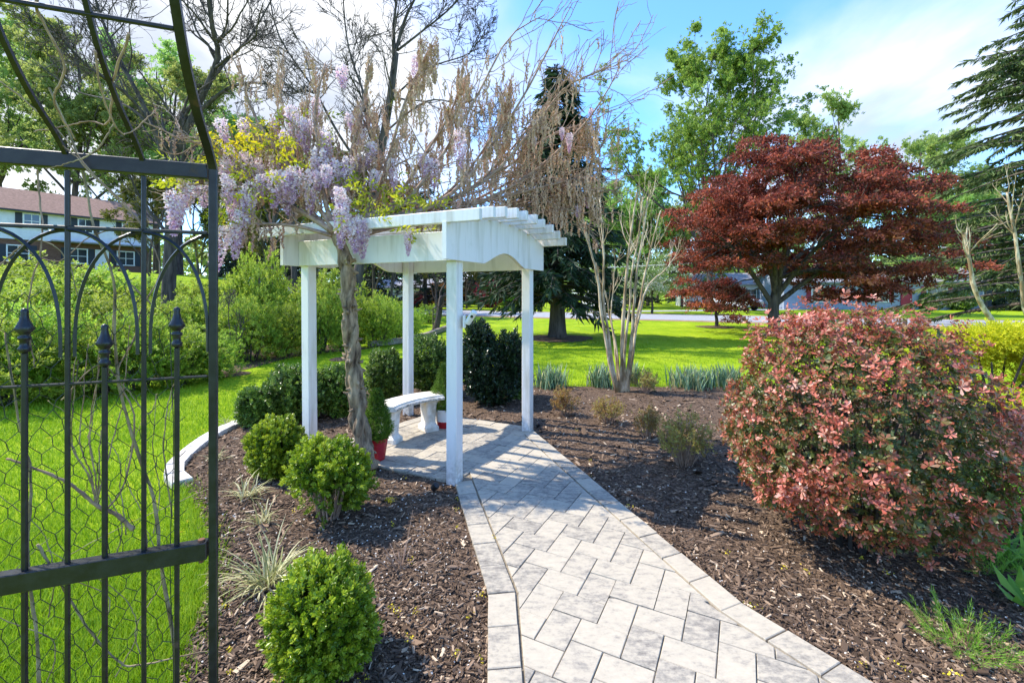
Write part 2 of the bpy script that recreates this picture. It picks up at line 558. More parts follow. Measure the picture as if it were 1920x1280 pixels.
leafmat('barberry', ((0.035, 0.075, 0.018), (0.12, 0.14, 0.025), (0.25, 0.115, 0.045), (0.43, 0.092, 0.052), (0.63, 0.228, 0.155), (0.82, 0.53, 0.39)), 0.3, 0.42, (0.0, 0.30, 0.45, 0.60, 0.80, 1.0), objvar=0, spec=0.55)
leafmat('wisteria_leaf', ((0.16, 0.24, 0.015), (0.42, 0.44, 0.02), (0.72, 0.55, 0.015)), 0.45, 0.5, objvar=0)
leafmat('wisteria_flower', ((0.26, 0.10, 0.32), (0.52, 0.31, 0.50), (0.79, 0.61, 0.68), (0.90, 0.82, 0.79)), 0.3, 0.6, objvar=0.12)
leafmat('seed_tassel', ((0.34, 0.19, 0.135), (0.58, 0.365, 0.275), (0.78, 0.58, 0.46)), 0.15, 0.9, objvar=0.35)
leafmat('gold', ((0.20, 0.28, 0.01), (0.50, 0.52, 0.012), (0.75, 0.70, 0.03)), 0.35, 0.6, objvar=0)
leafmat('iris', ((0.06, 0.13, 0.06), (0.14, 0.25, 0.14), (0.26, 0.38, 0.24), (0.46, 0.42, 0.18)), 0.25, 0.5, objvar=0.1)
leafmat('liriope', ((0.16, 0.18, 0.05), (0.42, 0.40, 0.18), (0.66, 0.60, 0.36)), 0.25, 0.6, objvar=0.1)
leafmat('perennial', ((0.26, 0.11, 0.04), (0.34, 0.20, 0.06), (0.34, 0.29, 0.065), (0.46, 0.44, 0.14)), 0.3, 0.6, objvar=0.2)
leafmat('fresh_green', ((0.08, 0.20, 0.02), (0.19, 0.38, 0.035), (0.34, 0.54, 0.07)), 0.4, 0.5, objvar=0.1)
leafmat('azalea', ((0.16, 0.015, 0.035), (0.30, 0.03, 0.07)), 0.3, 0.6, objvar=0)
leafmat('orange_leaf', ((0.22, 0.075, 0.02), (0.42, 0.19, 0.05)), 0.3, 0.6, objvar=0)
leafmat('dogwood', ((0.10, 0.19, 0.04), (0.2, 0.3, 0.07), (0.75, 0.74, 0.6)), 0.35, 0.6, (0, .6, .8), objvar=0)
plain('red_pot', (0.42, 0.008, 0.014), 0.42)
plain('white_pot', (0.72, 0.71, 0.68), 0.45)
plain('soil', (0.02, 0.014, 0.01), 0.95)
surf('asphalt', (0.26, 0.27, 0.29), (0.34, 0.345, 0.36), 3, 0.9, 0.2, 0.005, coord='World')
surf('shoulder', (0.20, 0.12, 0.05), (0.38, 0.25, 0.13), 1.6, 0.95, 0.4, 0.01, coord='World')
surf('brick', (0.13, 0.062, 0.04), (0.24, 0.125, 0.085), 5, 0.9, 0.2, 0.005, (1, 1, 5), objvar=0.3)
surf('brick_red', (0.12, 0.04, 0.035), (0.2, 0.07, 0.055), 5, 0.9, 0.2, 0.005, (1, 1, 5))
surf('siding_white', (0.68, 0.68, 0.70), (0.76, 0.76, 0.77), 3, 0.6, 0.1, 0.003)
surf('siding_blue', (0.22, 0.27, 0.36), (0.30, 0.35, 0.44), 3, 0.7, 0.1, 0.003)
surf('roof_brown', (0.17, 0.095, 0.065), (0.29, 0.17, 0.12), 6, 0.95, 0.3, 0.01)
surf('roof_grey', (0.22, 0.21, 0.22), (0.34, 0.33, 0.34), 6, 0.95, 0.3, 0.01)
plain('shutter_dark', (0.02, 0.026, 0.035), 0.6)
plain('shutter_red', (0.28, 0.01, 0.03), 0.55)
plain('trim_white', (0.78, 0.78, 0.76), 0.5)
plain('glass', (0.03, 0.04, 0.05), 0.08, 0.0, 0.8)
plain('car_white', (0.72, 0.73, 0.75), 0.25, 0, 0.6)
plain('car_dark', (0.02, 0.022, 0.026), 0.25, 0, 0.6)
plain('rubber', (0.015, 0.015, 0.015), 0.85)
plain('plastic_white', (0.75, 0.74, 0.70), 0.45)
plain('plastic_black', (0.012, 0.012, 0.014), 0.4)
plain('cable', (0.55, 0.55, 0.52), 0.6)
surf('timber', (0.16, 0.12, 0.085), (0.4, 0.33, 0.25), 8, 0.9, 0.4, 0.01, (0.2, 1, 1))
# ================================================================== THE SETTING
# ground: one sheet, finer near the camera
xs = np.unique(np.concatenate([np.linspace(-900, -60, 12), np.linspace(-60, 60, 61), np.linspace(60, 900, 12)]))
ys = np.unique(np.concatenate([np.linspace(-60, 0, 5), np.linspace(0, 100, 51), np.linspace(100, 1500, 14)]))
X, Y = np.meshgrid(xs, ys)
Zg = hill(X, Y)
nx, ny = len(xs), len(ys)
g = MB()
ii, jj = np.meshgrid(np.arange(nx - 1), np.arange(ny - 1))
q = (jj * nx + ii).ravel()
g.add(np.stack([X.ravel(), Y.ravel(), Zg.ravel()], 1), np.stack([q, q + 1, q + nx + 1, q + nx], 1))
tag(g.build('ground', MAT['lawn'], smooth=True), 'bright green mown lawn running to the road', 'lawn', kind='structure')


def inside(P, poly):
    P = np.asarray(P, float); poly = np.asarray(poly, float)
    x, y = P[..., 0], P[..., 1]
    r = np.zeros(x.shape, bool)
    for i in range(len(poly)):
        (x0, y0), (x1, y1) = poly[i - 1], poly[i]
        with np.errstate(divide='ignore', invalid='ignore'):
            r ^= ((y0 > y) != (y1 > y)) & (x < (x1 - x0) * (y - y0) / (y1 - y0 + 1e-12) + x0)
    return r


def seg_dist(P, poly, closed=True):
    P = np.asarray(P, float)[..., :2]
    d = np.full(P.shape[:-1], 1e9)
    poly = np.asarray(poly, float)
    for i in range(0 if closed else 1, len(poly)):
        a, b_ = poly[i - 1], poly[i]
        ab = b_ - a
        t = np.clip(((P - a) @ ab) / (ab @ ab + 1e-12), 0, 1)
        d = np.minimum(d, np.linalg.norm(P - a - t[..., None] * ab, axis=-1))
    return d


def smooth_line(pts, n=60):
    pts = np.asarray(pts, float)
    m_ = len(pts); t = np.linspace(0, m_ - 1 - 1e-6, n)
    i = t.astype(int); f = (t - i)[:, None]
    p = lambda k: pts[np.clip(k, 0, m_ - 1)]
    a, b_, c_, d_ = p(i - 1), p(i), p(i + 1), p(i + 2)
    return 0.5 * (2 * b_ + (c_ - a) * f + (2 * a - 5 * b_ + 4 * c_ - d_) * f ** 2 + (3 * b_ - a - 3 * c_ + d_) * f ** 3)


curb_line = smooth_line([(-2.80, 3.86), (-3.08, 4.12), (-3.27, 4.55), (-3.42, 5.2), (-3.38, 5.97), (-3.13, 6.7), (-2.74, 7.35), (-2.2, 7.87), (-1.45, 8.1), (-0.6, 8.12), (0.3, 8.08)], 90)
bed = np.vstack([[(-1.02, 0.3), (-1.2, 1.2), (-1.42, 1.92), (-1.64, 2.42), (-1.98, 2.98), (-2.5, 3.55)], curb_line[::1], [(2.0, 8.0), (3.6, 7.98), (4.7, 8.1), (6.2, 7.5), (7.5, 6.6), (8.4, 5.2), (8.6, 0.3)]])

# mulch bed: small undulating sheet
cell = 0.07
gx = np.arange(-3.6, 8.7, cell); gy = np.arange(0.3, 8.3, cell)
X, Y = np.meshgrid(gx, gy)
ins = inside(np.stack([X, Y], -1), bed)


def mulch_z(x, y):
    x = np.asarray(x, float); y = np.asarray(y, float)
    return 0.026 + 0.010 * fnoise(np.stack([x, y, 0 * x], -1), 4.0) + 0.006 * fnoise(np.stack([x, y, 0 * x + 3], -1), 13.0)


ed = np.minimum(seg_dist(np.stack([X, Y], -1), bed) / 0.12, 1)
Zm = mulch_z(X, Y) * ed + (1 - ed) * 0.004
idx = np.arange(X.size).reshape(X.shape)
ok = ins[:-1, :-1] & ins[1:, :-1] & ins[:-1, 1:] & ins[1:, 1:]
a_ = idx[:-1, :-1][ok]; b_ = idx[:-1, 1:][ok]; c_ = idx[1:, 1:][ok]; d_ = idx[1:, :-1][ok]
g = MB(); g.add(np.stack([X.ravel(), Y.ravel(), Zm.ravel()], 1), np.stack([a_, b_, c_, d_], 1))
tag(g.build('mulch_bed', MAT['mulch'], smooth=True), 'dark shredded bark mulch bed round the pergola and path', 'mulch bed', kind='structure')

# ---- paved path and patio -------------------------------------------------
PC = np.array((-0.9415, 4.98)); PA = np.array((0.904, -0.428)); PB = np.array((0.428, 0.904))   # pergola centre and axes


def pl(a, b_):
    return PC + PA * a + PB * b_


HX, HY = 0.87, 0.79
fl = pl(HX + 0.02, -HY - 0.03)          # the corner where path meets the front post
kl = np.array((-0.125, 2.42)); bl = np.array((-0.075, 1.2))
frr = pl(HX + 0.06, HY + 0.02)
br = np.array((1.9, 1.2)); kr = np.array((1.19, 2.35))
Qa = [bl, br, kr, kl]
Qb = [kl, kr, frr, fl]
pf0, pb0 = pl(-HX + 0.02, -HY - 0.03), pl(-HX + 0.28, HY + 0.12)
Qc = [fl, frr, pl(HX + 0.0, HY + 0.12), pb0, pf0]
outline = [bl, br, kr, frr, pl(HX + 0.0, HY + 0.12), pb0, pf0, fl, kl]
PZ = 0.05


def clip(poly, Q):
    Q = [np.asarray(p) for p in Q]
    out_, tagd = [np.asarray(p) for p in poly], None
    for i in range(len(Q)):
        a, b_ = Q[i], Q[(i + 1) % len(Q)]
        nrm = np.array((-(b_ - a)[1], (b_ - a)[0]))
        src, out_ = out_, []
        for k in range(len(src)):
            p, q2 = src[k], src[(k + 1) % len(src)]
            dp, dq = (p - a) @ nrm, (q2 - a) @ nrm
            if dp >= 0: out_.append(p)
            if (dp >= 0) != (dq >= 0): out_.append(p + (q2 - p) * dp / (dp - dq))
        if len(out_) < 3: return None
    return np.array(out_)


def area(p):
    x, y = p[:, 0], p[:, 1]
    return 0.5 * abs(np.dot(x, np.roll(y, -1)) - np.dot(y, np.roll(x, -1)))


# the base sheet, with every paver a child
g = MB()
for Q in (Qa, Qb, Qc):
    g.add(np.array([(*p, PZ - 0.014) for p in Q]), [tuple(range(len(Q)))])
Oc = np.array(outline)
for i in range(len(Oc)):
    p, q2 = Oc[i - 1], Oc[i]
    g.add([(*p, -0.05), (*q2, -0.05), (*q2, PZ - 0.014), (*p, PZ - 0.014)], [(0, 1, 2, 3)])
path = g.build('path', MAT['joint_sand'])
tag(path, 'pale grey and cream paved path widening into the patio under the pergola', 'path', kind='structure')

n_pav = 0


def put_paver(polys, name='paver', chamf=True, z=None):
    global n_pav
    g = MB()
    zt = PZ + rng.uniform(-0.0022, 0.0022) if z is None else z
    tl = rng.normal(size=2) * 0.006
    cen = np.mean([p.mean(0) for p in polys], 0)
    for P in polys:
        n = len(P)
        c = P.mean(0)
        ch = 0.003 if len(polys) == 1 and chamf else 0.0
        top = P + (c - P) * (ch / np.maximum(np.linalg.norm(c - P, axis=1, keepdims=True), 1e-3)) * 1.4
        zz_ = zt + (P - cen) @ tl
        V = np.vstack([np.c_[P, np.full(n, PZ - 0.03)], np.c_[P, zz_ - ch], np.c_[top, zz_]])
        V = V - np.array((*cen, 0))
        n0 = g.n
        Fq = [(k * n + i, k * n + (i + 1) % n, (k + 1) * n + (i + 1) % n, (k + 1) * n + i) for k in range(2) for i in range(n)]
        g.add(V, Fq)
        g.Fc.append((np.array([[2 * n + i for i in range(n)]]) + n0, 0))
    o = g.build(name, MAT['paver'], path)
    o.location = (cen[0], cen[1], 0)
    n_pav += 1
    return o


def border(pts, side, wd=0.15, ln=0.235, j=0.006):
    """a course of pavers laid lengthwise along a mitred line; side is where they lie"""
    pts = [np.asarray(p, float) for p in pts]
    ts = [unit(pts[i + 1] - pts[i]) for i in range(len(pts) - 1)]
    ns = [np.array((-t[1], t[0])) * side for t in ts]
    inn = [pts[0] + ns[0] * (wd - j)]
    for i in range(1, len(pts) - 1):
        bi = unit(ns[i - 1] + ns[i])
        inn.append(pts[i] + bi * (wd - j) / (bi @ ns[i]))
    inn.append(pts[-1] + ns[-1] * (wd - j))
    for i in range(len(ts)):
        k = max(1, round(np.linalg.norm(pts[i + 1] - pts[i]) / ln))
        for q_ in range(k):
            f0, f1 = q_ / k, (q_ + 1) / k
            o0, o1 = pts[i] * (1 - f0) + pts[i + 1] * f0, pts[i] * (1 - f1) + pts[i + 1] * f1
            i0, i1 = inn[i] * (1 - f0) + inn[i + 1] * f0, inn[i] * (1 - f1) + inn[i + 1] * f1
            t = ts[i] * j / 2
            P = np.array([o0 + t, o1 - t, i1 - t, i0 + t]) + rng.normal(size=2) * 0.0015
            if side < 0: P = P[::-1]
            put_paver([P])


def inset(Q, dists):
    """move edge i of convex ccw Q inwards by dists[i]"""
    Q = [np.asarray(p, float) for p in Q]; n = len(Q)
    ln = []
    for i in range(n):
        a, b_ = Q[i], Q[(i + 1) % n]
        t = unit(b_ - a); nr = np.array((-t[1], t[0]))
        ln.append((a + nr * dists[i], t))
    res = []
    for i in range(n):
        (p, t), (q2, s2) = ln[i - 1], ln[i]
        A = np.array([t, -s2]).T
        u_ = np.linalg.solve(A, q2 - p)
        res.append(p + t * u_[0])
    return res


BW = 0.158
border([bl, kl, fl], -1)
border([fl, pf0], -1, 0.15)
border([br, kr, frr], 1)
border([frr, pl(HX, HY + .12)], 1, 0.12, 0.12)
border([pl(HX, HY + 0.12), pb0], 1, 0.15)
border([pb0, pf0], 1, 0.15)
# field regions (edges shared between regions are not inset); order matters for the shared seam
Ra = inset(Qa, [0, BW, 0, BW]); Rb = inset(Qb, [0, BW, 0, BW]); Rc = inset(Qc, [0, .12, BW, BW, BW])
Wp, Lp, jt = 0.152, 0.228, 0.0021
ang = math.atan2(0.889, 0.457)
e1 = np.array((math.cos(ang), math.sin(ang))); e2 = np.array((-e1[1], e1[0]))
org = np.array((1.04 - 0.9415 + 0.14, 2.03))
for bnd in range(-26, 27):
    t0 = np.array((-(Lp - Wp), Wp + Lp)) * bnd
    for k in range(-30, 31):
        for hv in (0, 1):
            r0 = t0 + np.array((k * Wp, k * Wp)) + (np.array((0, Wp)) if hv else 0)
            sz = (Wp, Lp) if hv else (Lp, Wp)
            c4 = [(jt, jt), (sz[0] - jt, jt), (sz[0] - jt, sz[1] - jt), (jt, sz[1] - jt)]
            P = np.array([org + e1 * (r0[0] + x_) + e2 * (r0[1] + y_) for x_, y_ in c4])
            cc = P.mean(0)
            if cc[1] < 1.0 or cc[1] > 6.8 or abs(cc[0]) > 3: continue
            pcs = [p for p in (clip(P, Q) for Q in (Ra, Rb, Rc)) if p is not None and area(p) > 0.0006]
            if pcs: put_paver(pcs)

# stone kerb that curves round the bed
kerb = thing('kerb_edging', 'curved pale stone kerb holding the mulch bed back from the lawn', 'kerb', (-3.2, 5.5, 0))
cl = smooth_line(curb_line, 400)
dl = np.r_[0, np.cumsum(np.linalg.norm(np.diff(cl, axis=0), axis=1))]
stp = 0.26
for k in range(int(dl[-1] / stp)):
    s0, s1 = k * stp + .004, (k + 1) * stp - .004
    pt = lambda s_: np.array([np.interp(s_, dl, cl[:, 0]), np.interp(s_, dl, cl[:, 1])])
    p0, p1 = pt(s0), pt(s1)
    t = unit(p1 - p0); nrm = np.array((-t[1], t[0]))
    P = np.array([p0 - nrm * .075, p1 - nrm * .075, p1 + nrm * .075, p0 + nrm * .075])
    c = P.mean(0); hh = 0.06 + rng.normal() * .003
    top = P + (c - P) * 0.06
    g = MB()
    V = np.vstack([np.c_[P, np.full(4, -.05)], np.c_[P, np.full(4, hh - .01)], np.c_[top, np.full(4, hh)]]) - np.array((-3.2, 5.5, 0))
    g.add(V, [(k2 * 4 + i, k2 * 4 + (i + 1) % 4, k2 * 4 + 4 + (i + 1) % 4, k2 * 4 + 4 + i) for k2 in range(2) for i in range(4)] + [(8, 9, 10, 11)])
    g.build('stone', MAT['kerb_stone'], kerb)

# ---- mulch chips, litter, grass ------------------------------------------
paved = np.array(outline)


def sample_bed(n, ymin, ymax, fr=1.2):
    out_ = []
    while sum(map(len, out_)) < n:
        y = 1 / rng.uniform(1 / ymax, 1 / ymin, 20000)          # denser near the camera
        x = rng.uniform(-1, 1, 20000) * y * fr
        P = np.stack([x, y], 1)
        m_ = inside(P, bed) & ~inside(P, paved)
        out_.append(P[m_])
    return np.vstack(out_)[:n]


def chip_proto(seed):
    q_ = np.random.default_rng(seed)
    V = np.array([(-.5, -.5, 0), (.5, -.4, 0), (.5, .45, 0), (-.5, .5, 0), (-.42, -.35, 1), (.45, -.25, 1), (.4, .3, 1), (-.45, .4, 1)], float)
    V = V + q_.normal(size=V.shape) * .06
    return V, np.array([(4, 5, 6, 7), (0, 1, 5, 4), (2, 3, 7, 6)]), np.full(8, .5)


def flat_rots(n, tilt):
    az = rng.uniform(0, 6.283, n)
    t1, t2 = rng.normal(size=(2, n)) * tilt
    X = unit(np.stack([np.cos(az), np.sin(az), t1], 1))
    Zv = unit(np.stack([-t1 * np.cos(az) + t2 * np.sin(az), -t1 * np.sin(az) - t2 * np.cos(az), np.ones(n)], 1))
    Yv = np.cross(Zv, X)
    return np.stack([X, Yv, Zv], -1)


g = MB()
for sd_ in range(4):
    P = sample_bed(10500, 1.45, 8.2)
    n = len(P)
    zc = mulch_z(P[:, 0], P[:, 1])
    far = np.clip(P[:, 1] / 3.0, 1, 2.0)
    Ls = rng.lognormal(-3.62, 0.45, n) * far; Ws = Ls * rng.uniform(.12, .34, n)
    rr = np.clip(rng.beta(1.5, 2.3, n) + (rng.random(n) < .07) * .4, 0, 1)
    g.scatter(chip_proto(sd_), np.c_[P, zc + rng.uniform(-.003, .008, n)], flat_rots(n, .28), np.stack([Ls, Ws, rng.uniform(.003, .007, n)], 1), None)
    g.R[-1] = np.repeat(rr, 8)
tag(g.build('mulch_chips', MAT['chip']), 'loose dark and tan bark chips covering the mulch bed', 'mulch', kind='stuff')
petal = leaf(1.0, 0.8, fold=.2)
g = MB()
P = sample_bed(1100, 1.5, 7.8)
P2 = sample_bed(4000, 2.3, 4.6); P2 = P2[(P2[:, 0] < -0.3)][:650]
P = np.vstack([P, P2]); n = len(P)
fr_ = flat_rots(n, .5)[:, :, [1, 2, 0]]
g.scatter(petal, np.c_[P, mulch_z(P[:, 0], P[:, 1]) + .012], fr_, rng.uniform(.006, .016, n) * np.clip(P[:, 1] / 3, .8, 1.8), rng.random(n))
tag(g.build('fallen_petals', MAT['litter']), 'pale fallen petals and bits strewn over the mulch', 'petals', kind='stuff')
g = MB()
P = sample_bed(60, 1.6, 5.5); P = np.vstack([P, rng.normal(size=(10, 2)) * .02 + pl(0.6, -1.3), [G(925, 1020)[:2], G(700, 1168)[:2], G(880, 1170)[:2], G(860, 1240)[:2], G(905, 1255)[:2], G(1413, 1152)[:2], G(860, 945)[:2]]])
cl_ = np.repeat(P, 9, 0) + rng.normal(size=(len(P) * 9, 2)) * .013
n = len(cl_)
g.scatter(petal, np.c_[cl_, mulch_z(cl_[:, 0], cl_[:, 1]) + rng.uniform(.01, .025, n)], rots(rdir(n)), rng.uniform(.008, .014, n), rng.random(n))
tag(g.build('fallen_catkins', MAT['yellow']), 'little yellow fallen catkin clusters on the mulch', 'catkins', kind='stuff')


def grass(n, ymin, ymax, xa, xb, hgt, wmul=1.0):
    y = 1 / rng.uniform(1 / ymax, 1 / ymin, n)
    x = y * rng.uniform(xa, xb, n)
    P = np.stack([x, y], 1)
    P = P[~inside(P, bed) & (seg_dist(P, curb_line, False) > .08)]
    n = len(P)
    V = np.array([(-.5, 0, 0), (.5, 0, 0), (.32, .12, .55), (-.32, .12, .55), (0, .42, 1.0)])
    pr = (V, np.array([(0, 1, 2), (0, 2, 3), (3, 2, 4)]) if ymin < 3 else np.array([(0, 1, 4)]), np.array((.15, .15, .5, .5, .9)))
    dr = unit(np.c_[rng.normal(size=(n, 2)) * .3, np.ones(n)])
    cl2 = fnoise(np.c_[P, np.zeros(n)], 2.2) * .5 + .5
    sc_ = np.clip(y.mean() * 0 + P[:, 1] / 3.5, 1, 3)
    hs = hgt * rng.uniform(.6, 1.35, n) * (0.75 + .5 * cl2)
    g.scatter(pr, np.c_[P, np.zeros(n) - .004], rots(dr), np.stack([.0042 * sc_ * wmul, hs, hs], 1) if False else np.stack([.0045 * sc_ * wmul, hs * .8, hs], 1), rng.uniform(.1, 1, n) * .7 + cl2 * .3)


g = MB()
grass(95000, 1.5, 7.5, -1.2, -.28, .064)
grass(52000, 5.0, 17, -1.15, .6, .05)
# longer grass that leans over the edge of the bed
e = smooth_line(bed[:7], 400); n = 2600
k = rng.integers(0, 400, n)
P = e[k] + rng.normal(size=(n, 2)) * .06
pr = (np.array([(-.5, 0, 0), (.5, 0, 0), (.3, .2, .6), (-.3, .2, .6), (0, .55, 1.0)]), np.array([(0, 1, 2), (0, 2, 3), (3, 2, 4)]), np.array((.15, .15, .5, .5, .9)))
g.scatter(pr, np.c_[P, np.zeros(n)], rots(unit(np.c_[rng.normal(size=(n, 2)) * .45, np.ones(n)])), np.stack([np.full(n, .005), rng.uniform(.03, .09, n), rng.uniform(.03, .09, n)], 1), rng.random(n))
n = 1500
P = np.c_[rng.uniform(.3, 6, n), 8.03 + rng.normal(size=n) * .07]
g.scatter(pr, np.c_[P, np.zeros(n)], rots(unit(np.c_[rng.normal(size=(n, 2)) * .45, np.ones(n)])), np.stack([np.full(n, .009), rng.uniform(.04, .1, n), rng.uniform(.04, .12, n)], 1), rng.random(n) * .5 + .5)
tag(g.build('grass_blades', MAT['blade']), 'bright green grass blades of the near lawn', 'grass', kind='stuff')
g = MB()
n = 150
y = 1 / rng.uniform(1 / 16, 1 / 3.0, n); P = np.c_[y * rng.uniform(-1.1, .5, n), y]; P = P[~inside(P, bed)]
cl_ = np.repeat(P, 5, 0) + rng.normal(size=(len(P) * 5, 2)) * .008; n = len(cl_)
g.scatter(petal, np.c_[cl_, rng.uniform(.035, .05, n)], rots(rdir(n)), np.full(n, .016), rng.random(n))
tag(g.build('dandelion_flowers', MAT['yellow']), 'small yellow dandelion flowers dotted over the lawn', 'dandelions', kind='stuff')

# ---- road, shoulder, drive ------------------------------------------------


def strip(name, line_a, line_b, mat, z, label, cat, seg=60):
    A = smooth_line(line_a, seg); B = smooth_line(line_b, seg)
    cols_ = 5
    V = np.stack([A + (B - A) * (k / (cols_ - 1)) for k in range(cols_)], 1)
    Vz = hill(V[..., 0], V[..., 1]) + z
    g = MB()
    i, j = np.meshgrid(np.arange(seg - 1), np.arange(cols_ - 1), indexing='ij')
    q_ = (i * cols_ + j).ravel()
    g.add(np.concatenate([V, Vz[..., None]], -1).reshape(-1, 3), np.stack([q_, q_ + cols_, q_ + cols_ + 1, q_ + 1], 1)[:, ::-1])
    return tag(g.build(name, mat, smooth=True), label, cat, kind='structure')


near = [(-70, 66), (-30, 48), (-12, 38.6), (-3.4, 34.0), (2, 31.2), (8.1, 28.9), (14, 26), (22, 22.2), (38, 14), (70, -3)]
far_ = [(-66, 73), (-27, 55), (-9, 46.2), (-1.5, 41.8), (4, 39.0), (10.5, 36), (17, 33), (25.5, 29), (42, 21), (74, 4)]
strip('road', near, far_, MAT['asphalt'], 0.012, 'pale grey asphalt road crossing behind the lawn', 'road')
nn = np.array(near) - np.array((0.5, 1.1)) * 1.0
strip('road_shoulder', nn, np.array(near) + np.array((.05, .1)), MAT['shoulder'], 0.006, 'orange brown earth shoulder along the road', 'shoulder')
fn = np.array(far_) + np.array((0.5, 1.0))
strip('road_verge', np.array(far_) - np.array((.05, .1)), fn, MAT['shoulder'], 0.006, 'brown verge on the far side of the road', 'verge')
strip('driveway', [(6, 39.5), (14, 41), (22, 43), (30, 46)], [(6, 42), (14, 43.8), (22, 46), (30, 49)], MAT['asphalt'], 0.018, 'pale driveway in front of the houses across the road', 'driveway', 30)
# ================================================================== FAR THINGS
def window(g_parent, c, ax, wd, hh, shutters=None, frame='trim_white', mull=True):
    """a window on the wall plane: ax rows = along, outwards, up"""
    c = np.asarray(c, float); ax = np.asarray(ax, float)
    pt = lambda a, o_, u_: c + ax[0] * a + ax[1] * o_ + ax[2] * u_
    g = MB(); t_ = .09
    for a, u_, sw, sh in ((0, hh / 2, wd + .1, t_), (0, -hh / 2, wd + .14, t_), (-wd / 2, 0, t_, hh), (wd / 2, 0, t_, hh)):
        g.box(pt(a, .04, u_), (sw, .09, sh), ax)
    if mull:
        g.box(pt(0, .03, 0), (wd, .05, .05), ax); g.box(pt(0, .028, 0), (.045, .05, hh), ax)
    f = g.build('window', MAT[frame], g_parent)
    g = MB(); g.box(pt(0, .012, 0), (wd, .02, hh), ax); g.build('pane', MAT['glass'], f)
    if shutters:
        for s_ in (-1, 1):
            g = MB(); g.box(pt(s_ * (wd / 2 + .28), .03, 0), (.42, .05, hh + .1), ax); g.build('shutter', MAT[shutters], g_parent)


def gable(g, c, ax, Lx, Dy, z0, rise, over=.35, th=.14):
    """two roof slopes; ridge runs along ax[0]"""
    c = np.asarray(c, float); ax = np.asarray(ax, float)
    for s_ in (-1, 1):
        e_ = [(-Lx / 2 - over, s_ * (Dy / 2 + over), -over * rise / (Dy / 2)), (Lx / 2 + over, s_ * (Dy / 2 + over), -over * rise / (Dy / 2)), (Lx / 2 + over, 0, rise), (-Lx / 2 - over, 0, rise)]
        P = np.array([c + ax[0] * a + ax[1] * b_ + ax[2] * (z0 + z_) for a, b_, z_ in e_])
        P2 = P + np.array((0, 0, th))
        V = np.vstack([P, P2])
        Fq = [(0, 1, 2, 3), (4, 7, 6, 5), (0, 4, 5, 1), (1, 5, 6, 2), (2, 6, 7, 3), (3, 7, 4, 0)]
        g.add(V, Fq)


# ---- two storey house on the left -----------------------------------------------
hA, hB = np.array((-43.3, 38.3)), np.array((-37.2, 46.8))
dv = unit(hB - hA); nv = np.array((dv[1], -dv[0]))       # nv faces the garden
hL, hD = 20.0, 9.0
hc = hB - dv * hL / 2 - nv * hD / 2
ax = np.array([(dv[0], dv[1], 0), (nv[0], nv[1], 0), (0, 0, 1)])
gz = 3.62
house = thing('two_storey_house', 'two storey house with white siding over brick and a brown roof', 'house', (*hc, gz))
g = MB(); g.box((0, 0, 1.2), (hL, hD, 3.0), ax); lw = g.build('lower_wall', MAT['brick'], house)
g = MB()
for k in range(13):                                                  # siding boards, each proud of the one above
    g.box((0, 0, 2.7 + (k + .5) * .2), (hL + .25 + .03 * (k % 2) * 0, hD + .25, .2), ax)
    g.V[-1][:, :2] *= 1.0
    zc_ = g.V[-1]; low = zc_[:, 2] < 2.7 + (k + .5) * .2
    zc_[low, :2] *= 1.004
g.build('upper_wall', MAT['siding_white'], house)
g = MB(); gable(g, (0, 0, 0), ax, hL, hD + .25, 5.3, 2.3, .45); rf = g.build('roof', MAT['roof_brown'], house)
g = MB()
for s_ in (-1, 1):
    c_ = ax[1] * s_ * (hD / 2 + .6)
    g.box((c_[0], c_[1], 5.13), (hL + .8, .12, .14), ax)
g.build('gutter', MAT['shutter_dark'], rf)
for s_ in (-1, 1):
    g = MB()
    e_ = ax[0] * s_ * hL / 2
    P = [(ax[1] * (-hD / 2)) + e_, (ax[1] * (hD / 2)) + e_, e_]
    V = np.array([(P[0][0], P[0][1], 5.3), (P[1][0], P[1][1], 5.3), (P[2][0], P[2][1], 7.55)])
    V = np.vstack([V, V - ax[0] * s_ * .15])
    g.add(V, [(0, 1, 2), (5, 4, 3)]); g.build('gable', MAT['siding_white'], house)
face = lambda a, u_, o_=0.0: ax[0] * a + ax[1] * (hD / 2 + .13 + o_) + np.array((0, 0, u_))
for a in (8.3, 5.1, 1.6, -2.5, -6):
    window(house, face(a - .2, 4.35), ax, 1.0, 1.25, 'shutter_dark')
for a in (7.9, 4.4, 0.6, -4):
    window(house, face(a, 1.5, -.13), ax, 1.3, 1.35, 'shutter_dark')
g = MB(); g.box(face(5.8, 2.72, .45), (6.5, 1.0, .12), ax); g.build('awning', MAT['roof_grey'], house)
g = MB(); g.box(face(6.1, 1.15, -.1), (1.0, .1, 2.1), ax); dr_ = g.build('door', MAT['trim_white'], house)

# ---- ranch house across the road ---------------------------------------------------
def ranch(name, label, loc, rz, Lx, Dy, wall, roofm, hh=2.9, rise=1.5):
    t = thing(name, label, 'house', loc, rz)
    I3 = np.eye(3)
    g = MB(); g.box((0, 0, hh / 2 - .2), (Lx, Dy, hh + .4)); g.build('wall', MAT[wall], t)
    g = MB(); gable(g, (0, 0, 0), I3, Lx, Dy, hh, rise, .5); r_ = g.build('roof', MAT[roofm], t)
    g = MB(); g.box((-Lx * .2, Dy * .12, hh + rise), (.7, .7, 1.4)); g.build('chimney', MAT['brick_red'], r_)
    for s_ in (-1, 1):
        g = MB(); V = np.array([(s_ * Lx / 2, -Dy / 2, hh), (s_ * Lx / 2, Dy / 2, hh), (s_ * Lx / 2, 0, hh + rise - .03)]); V = np.vstack([V, V - np.array((s_ * .15, 0, 0))])
        g.add(V, [(0, 1, 2), (5, 4, 3)]); g.build('gable', MAT[wall], t)
    return t


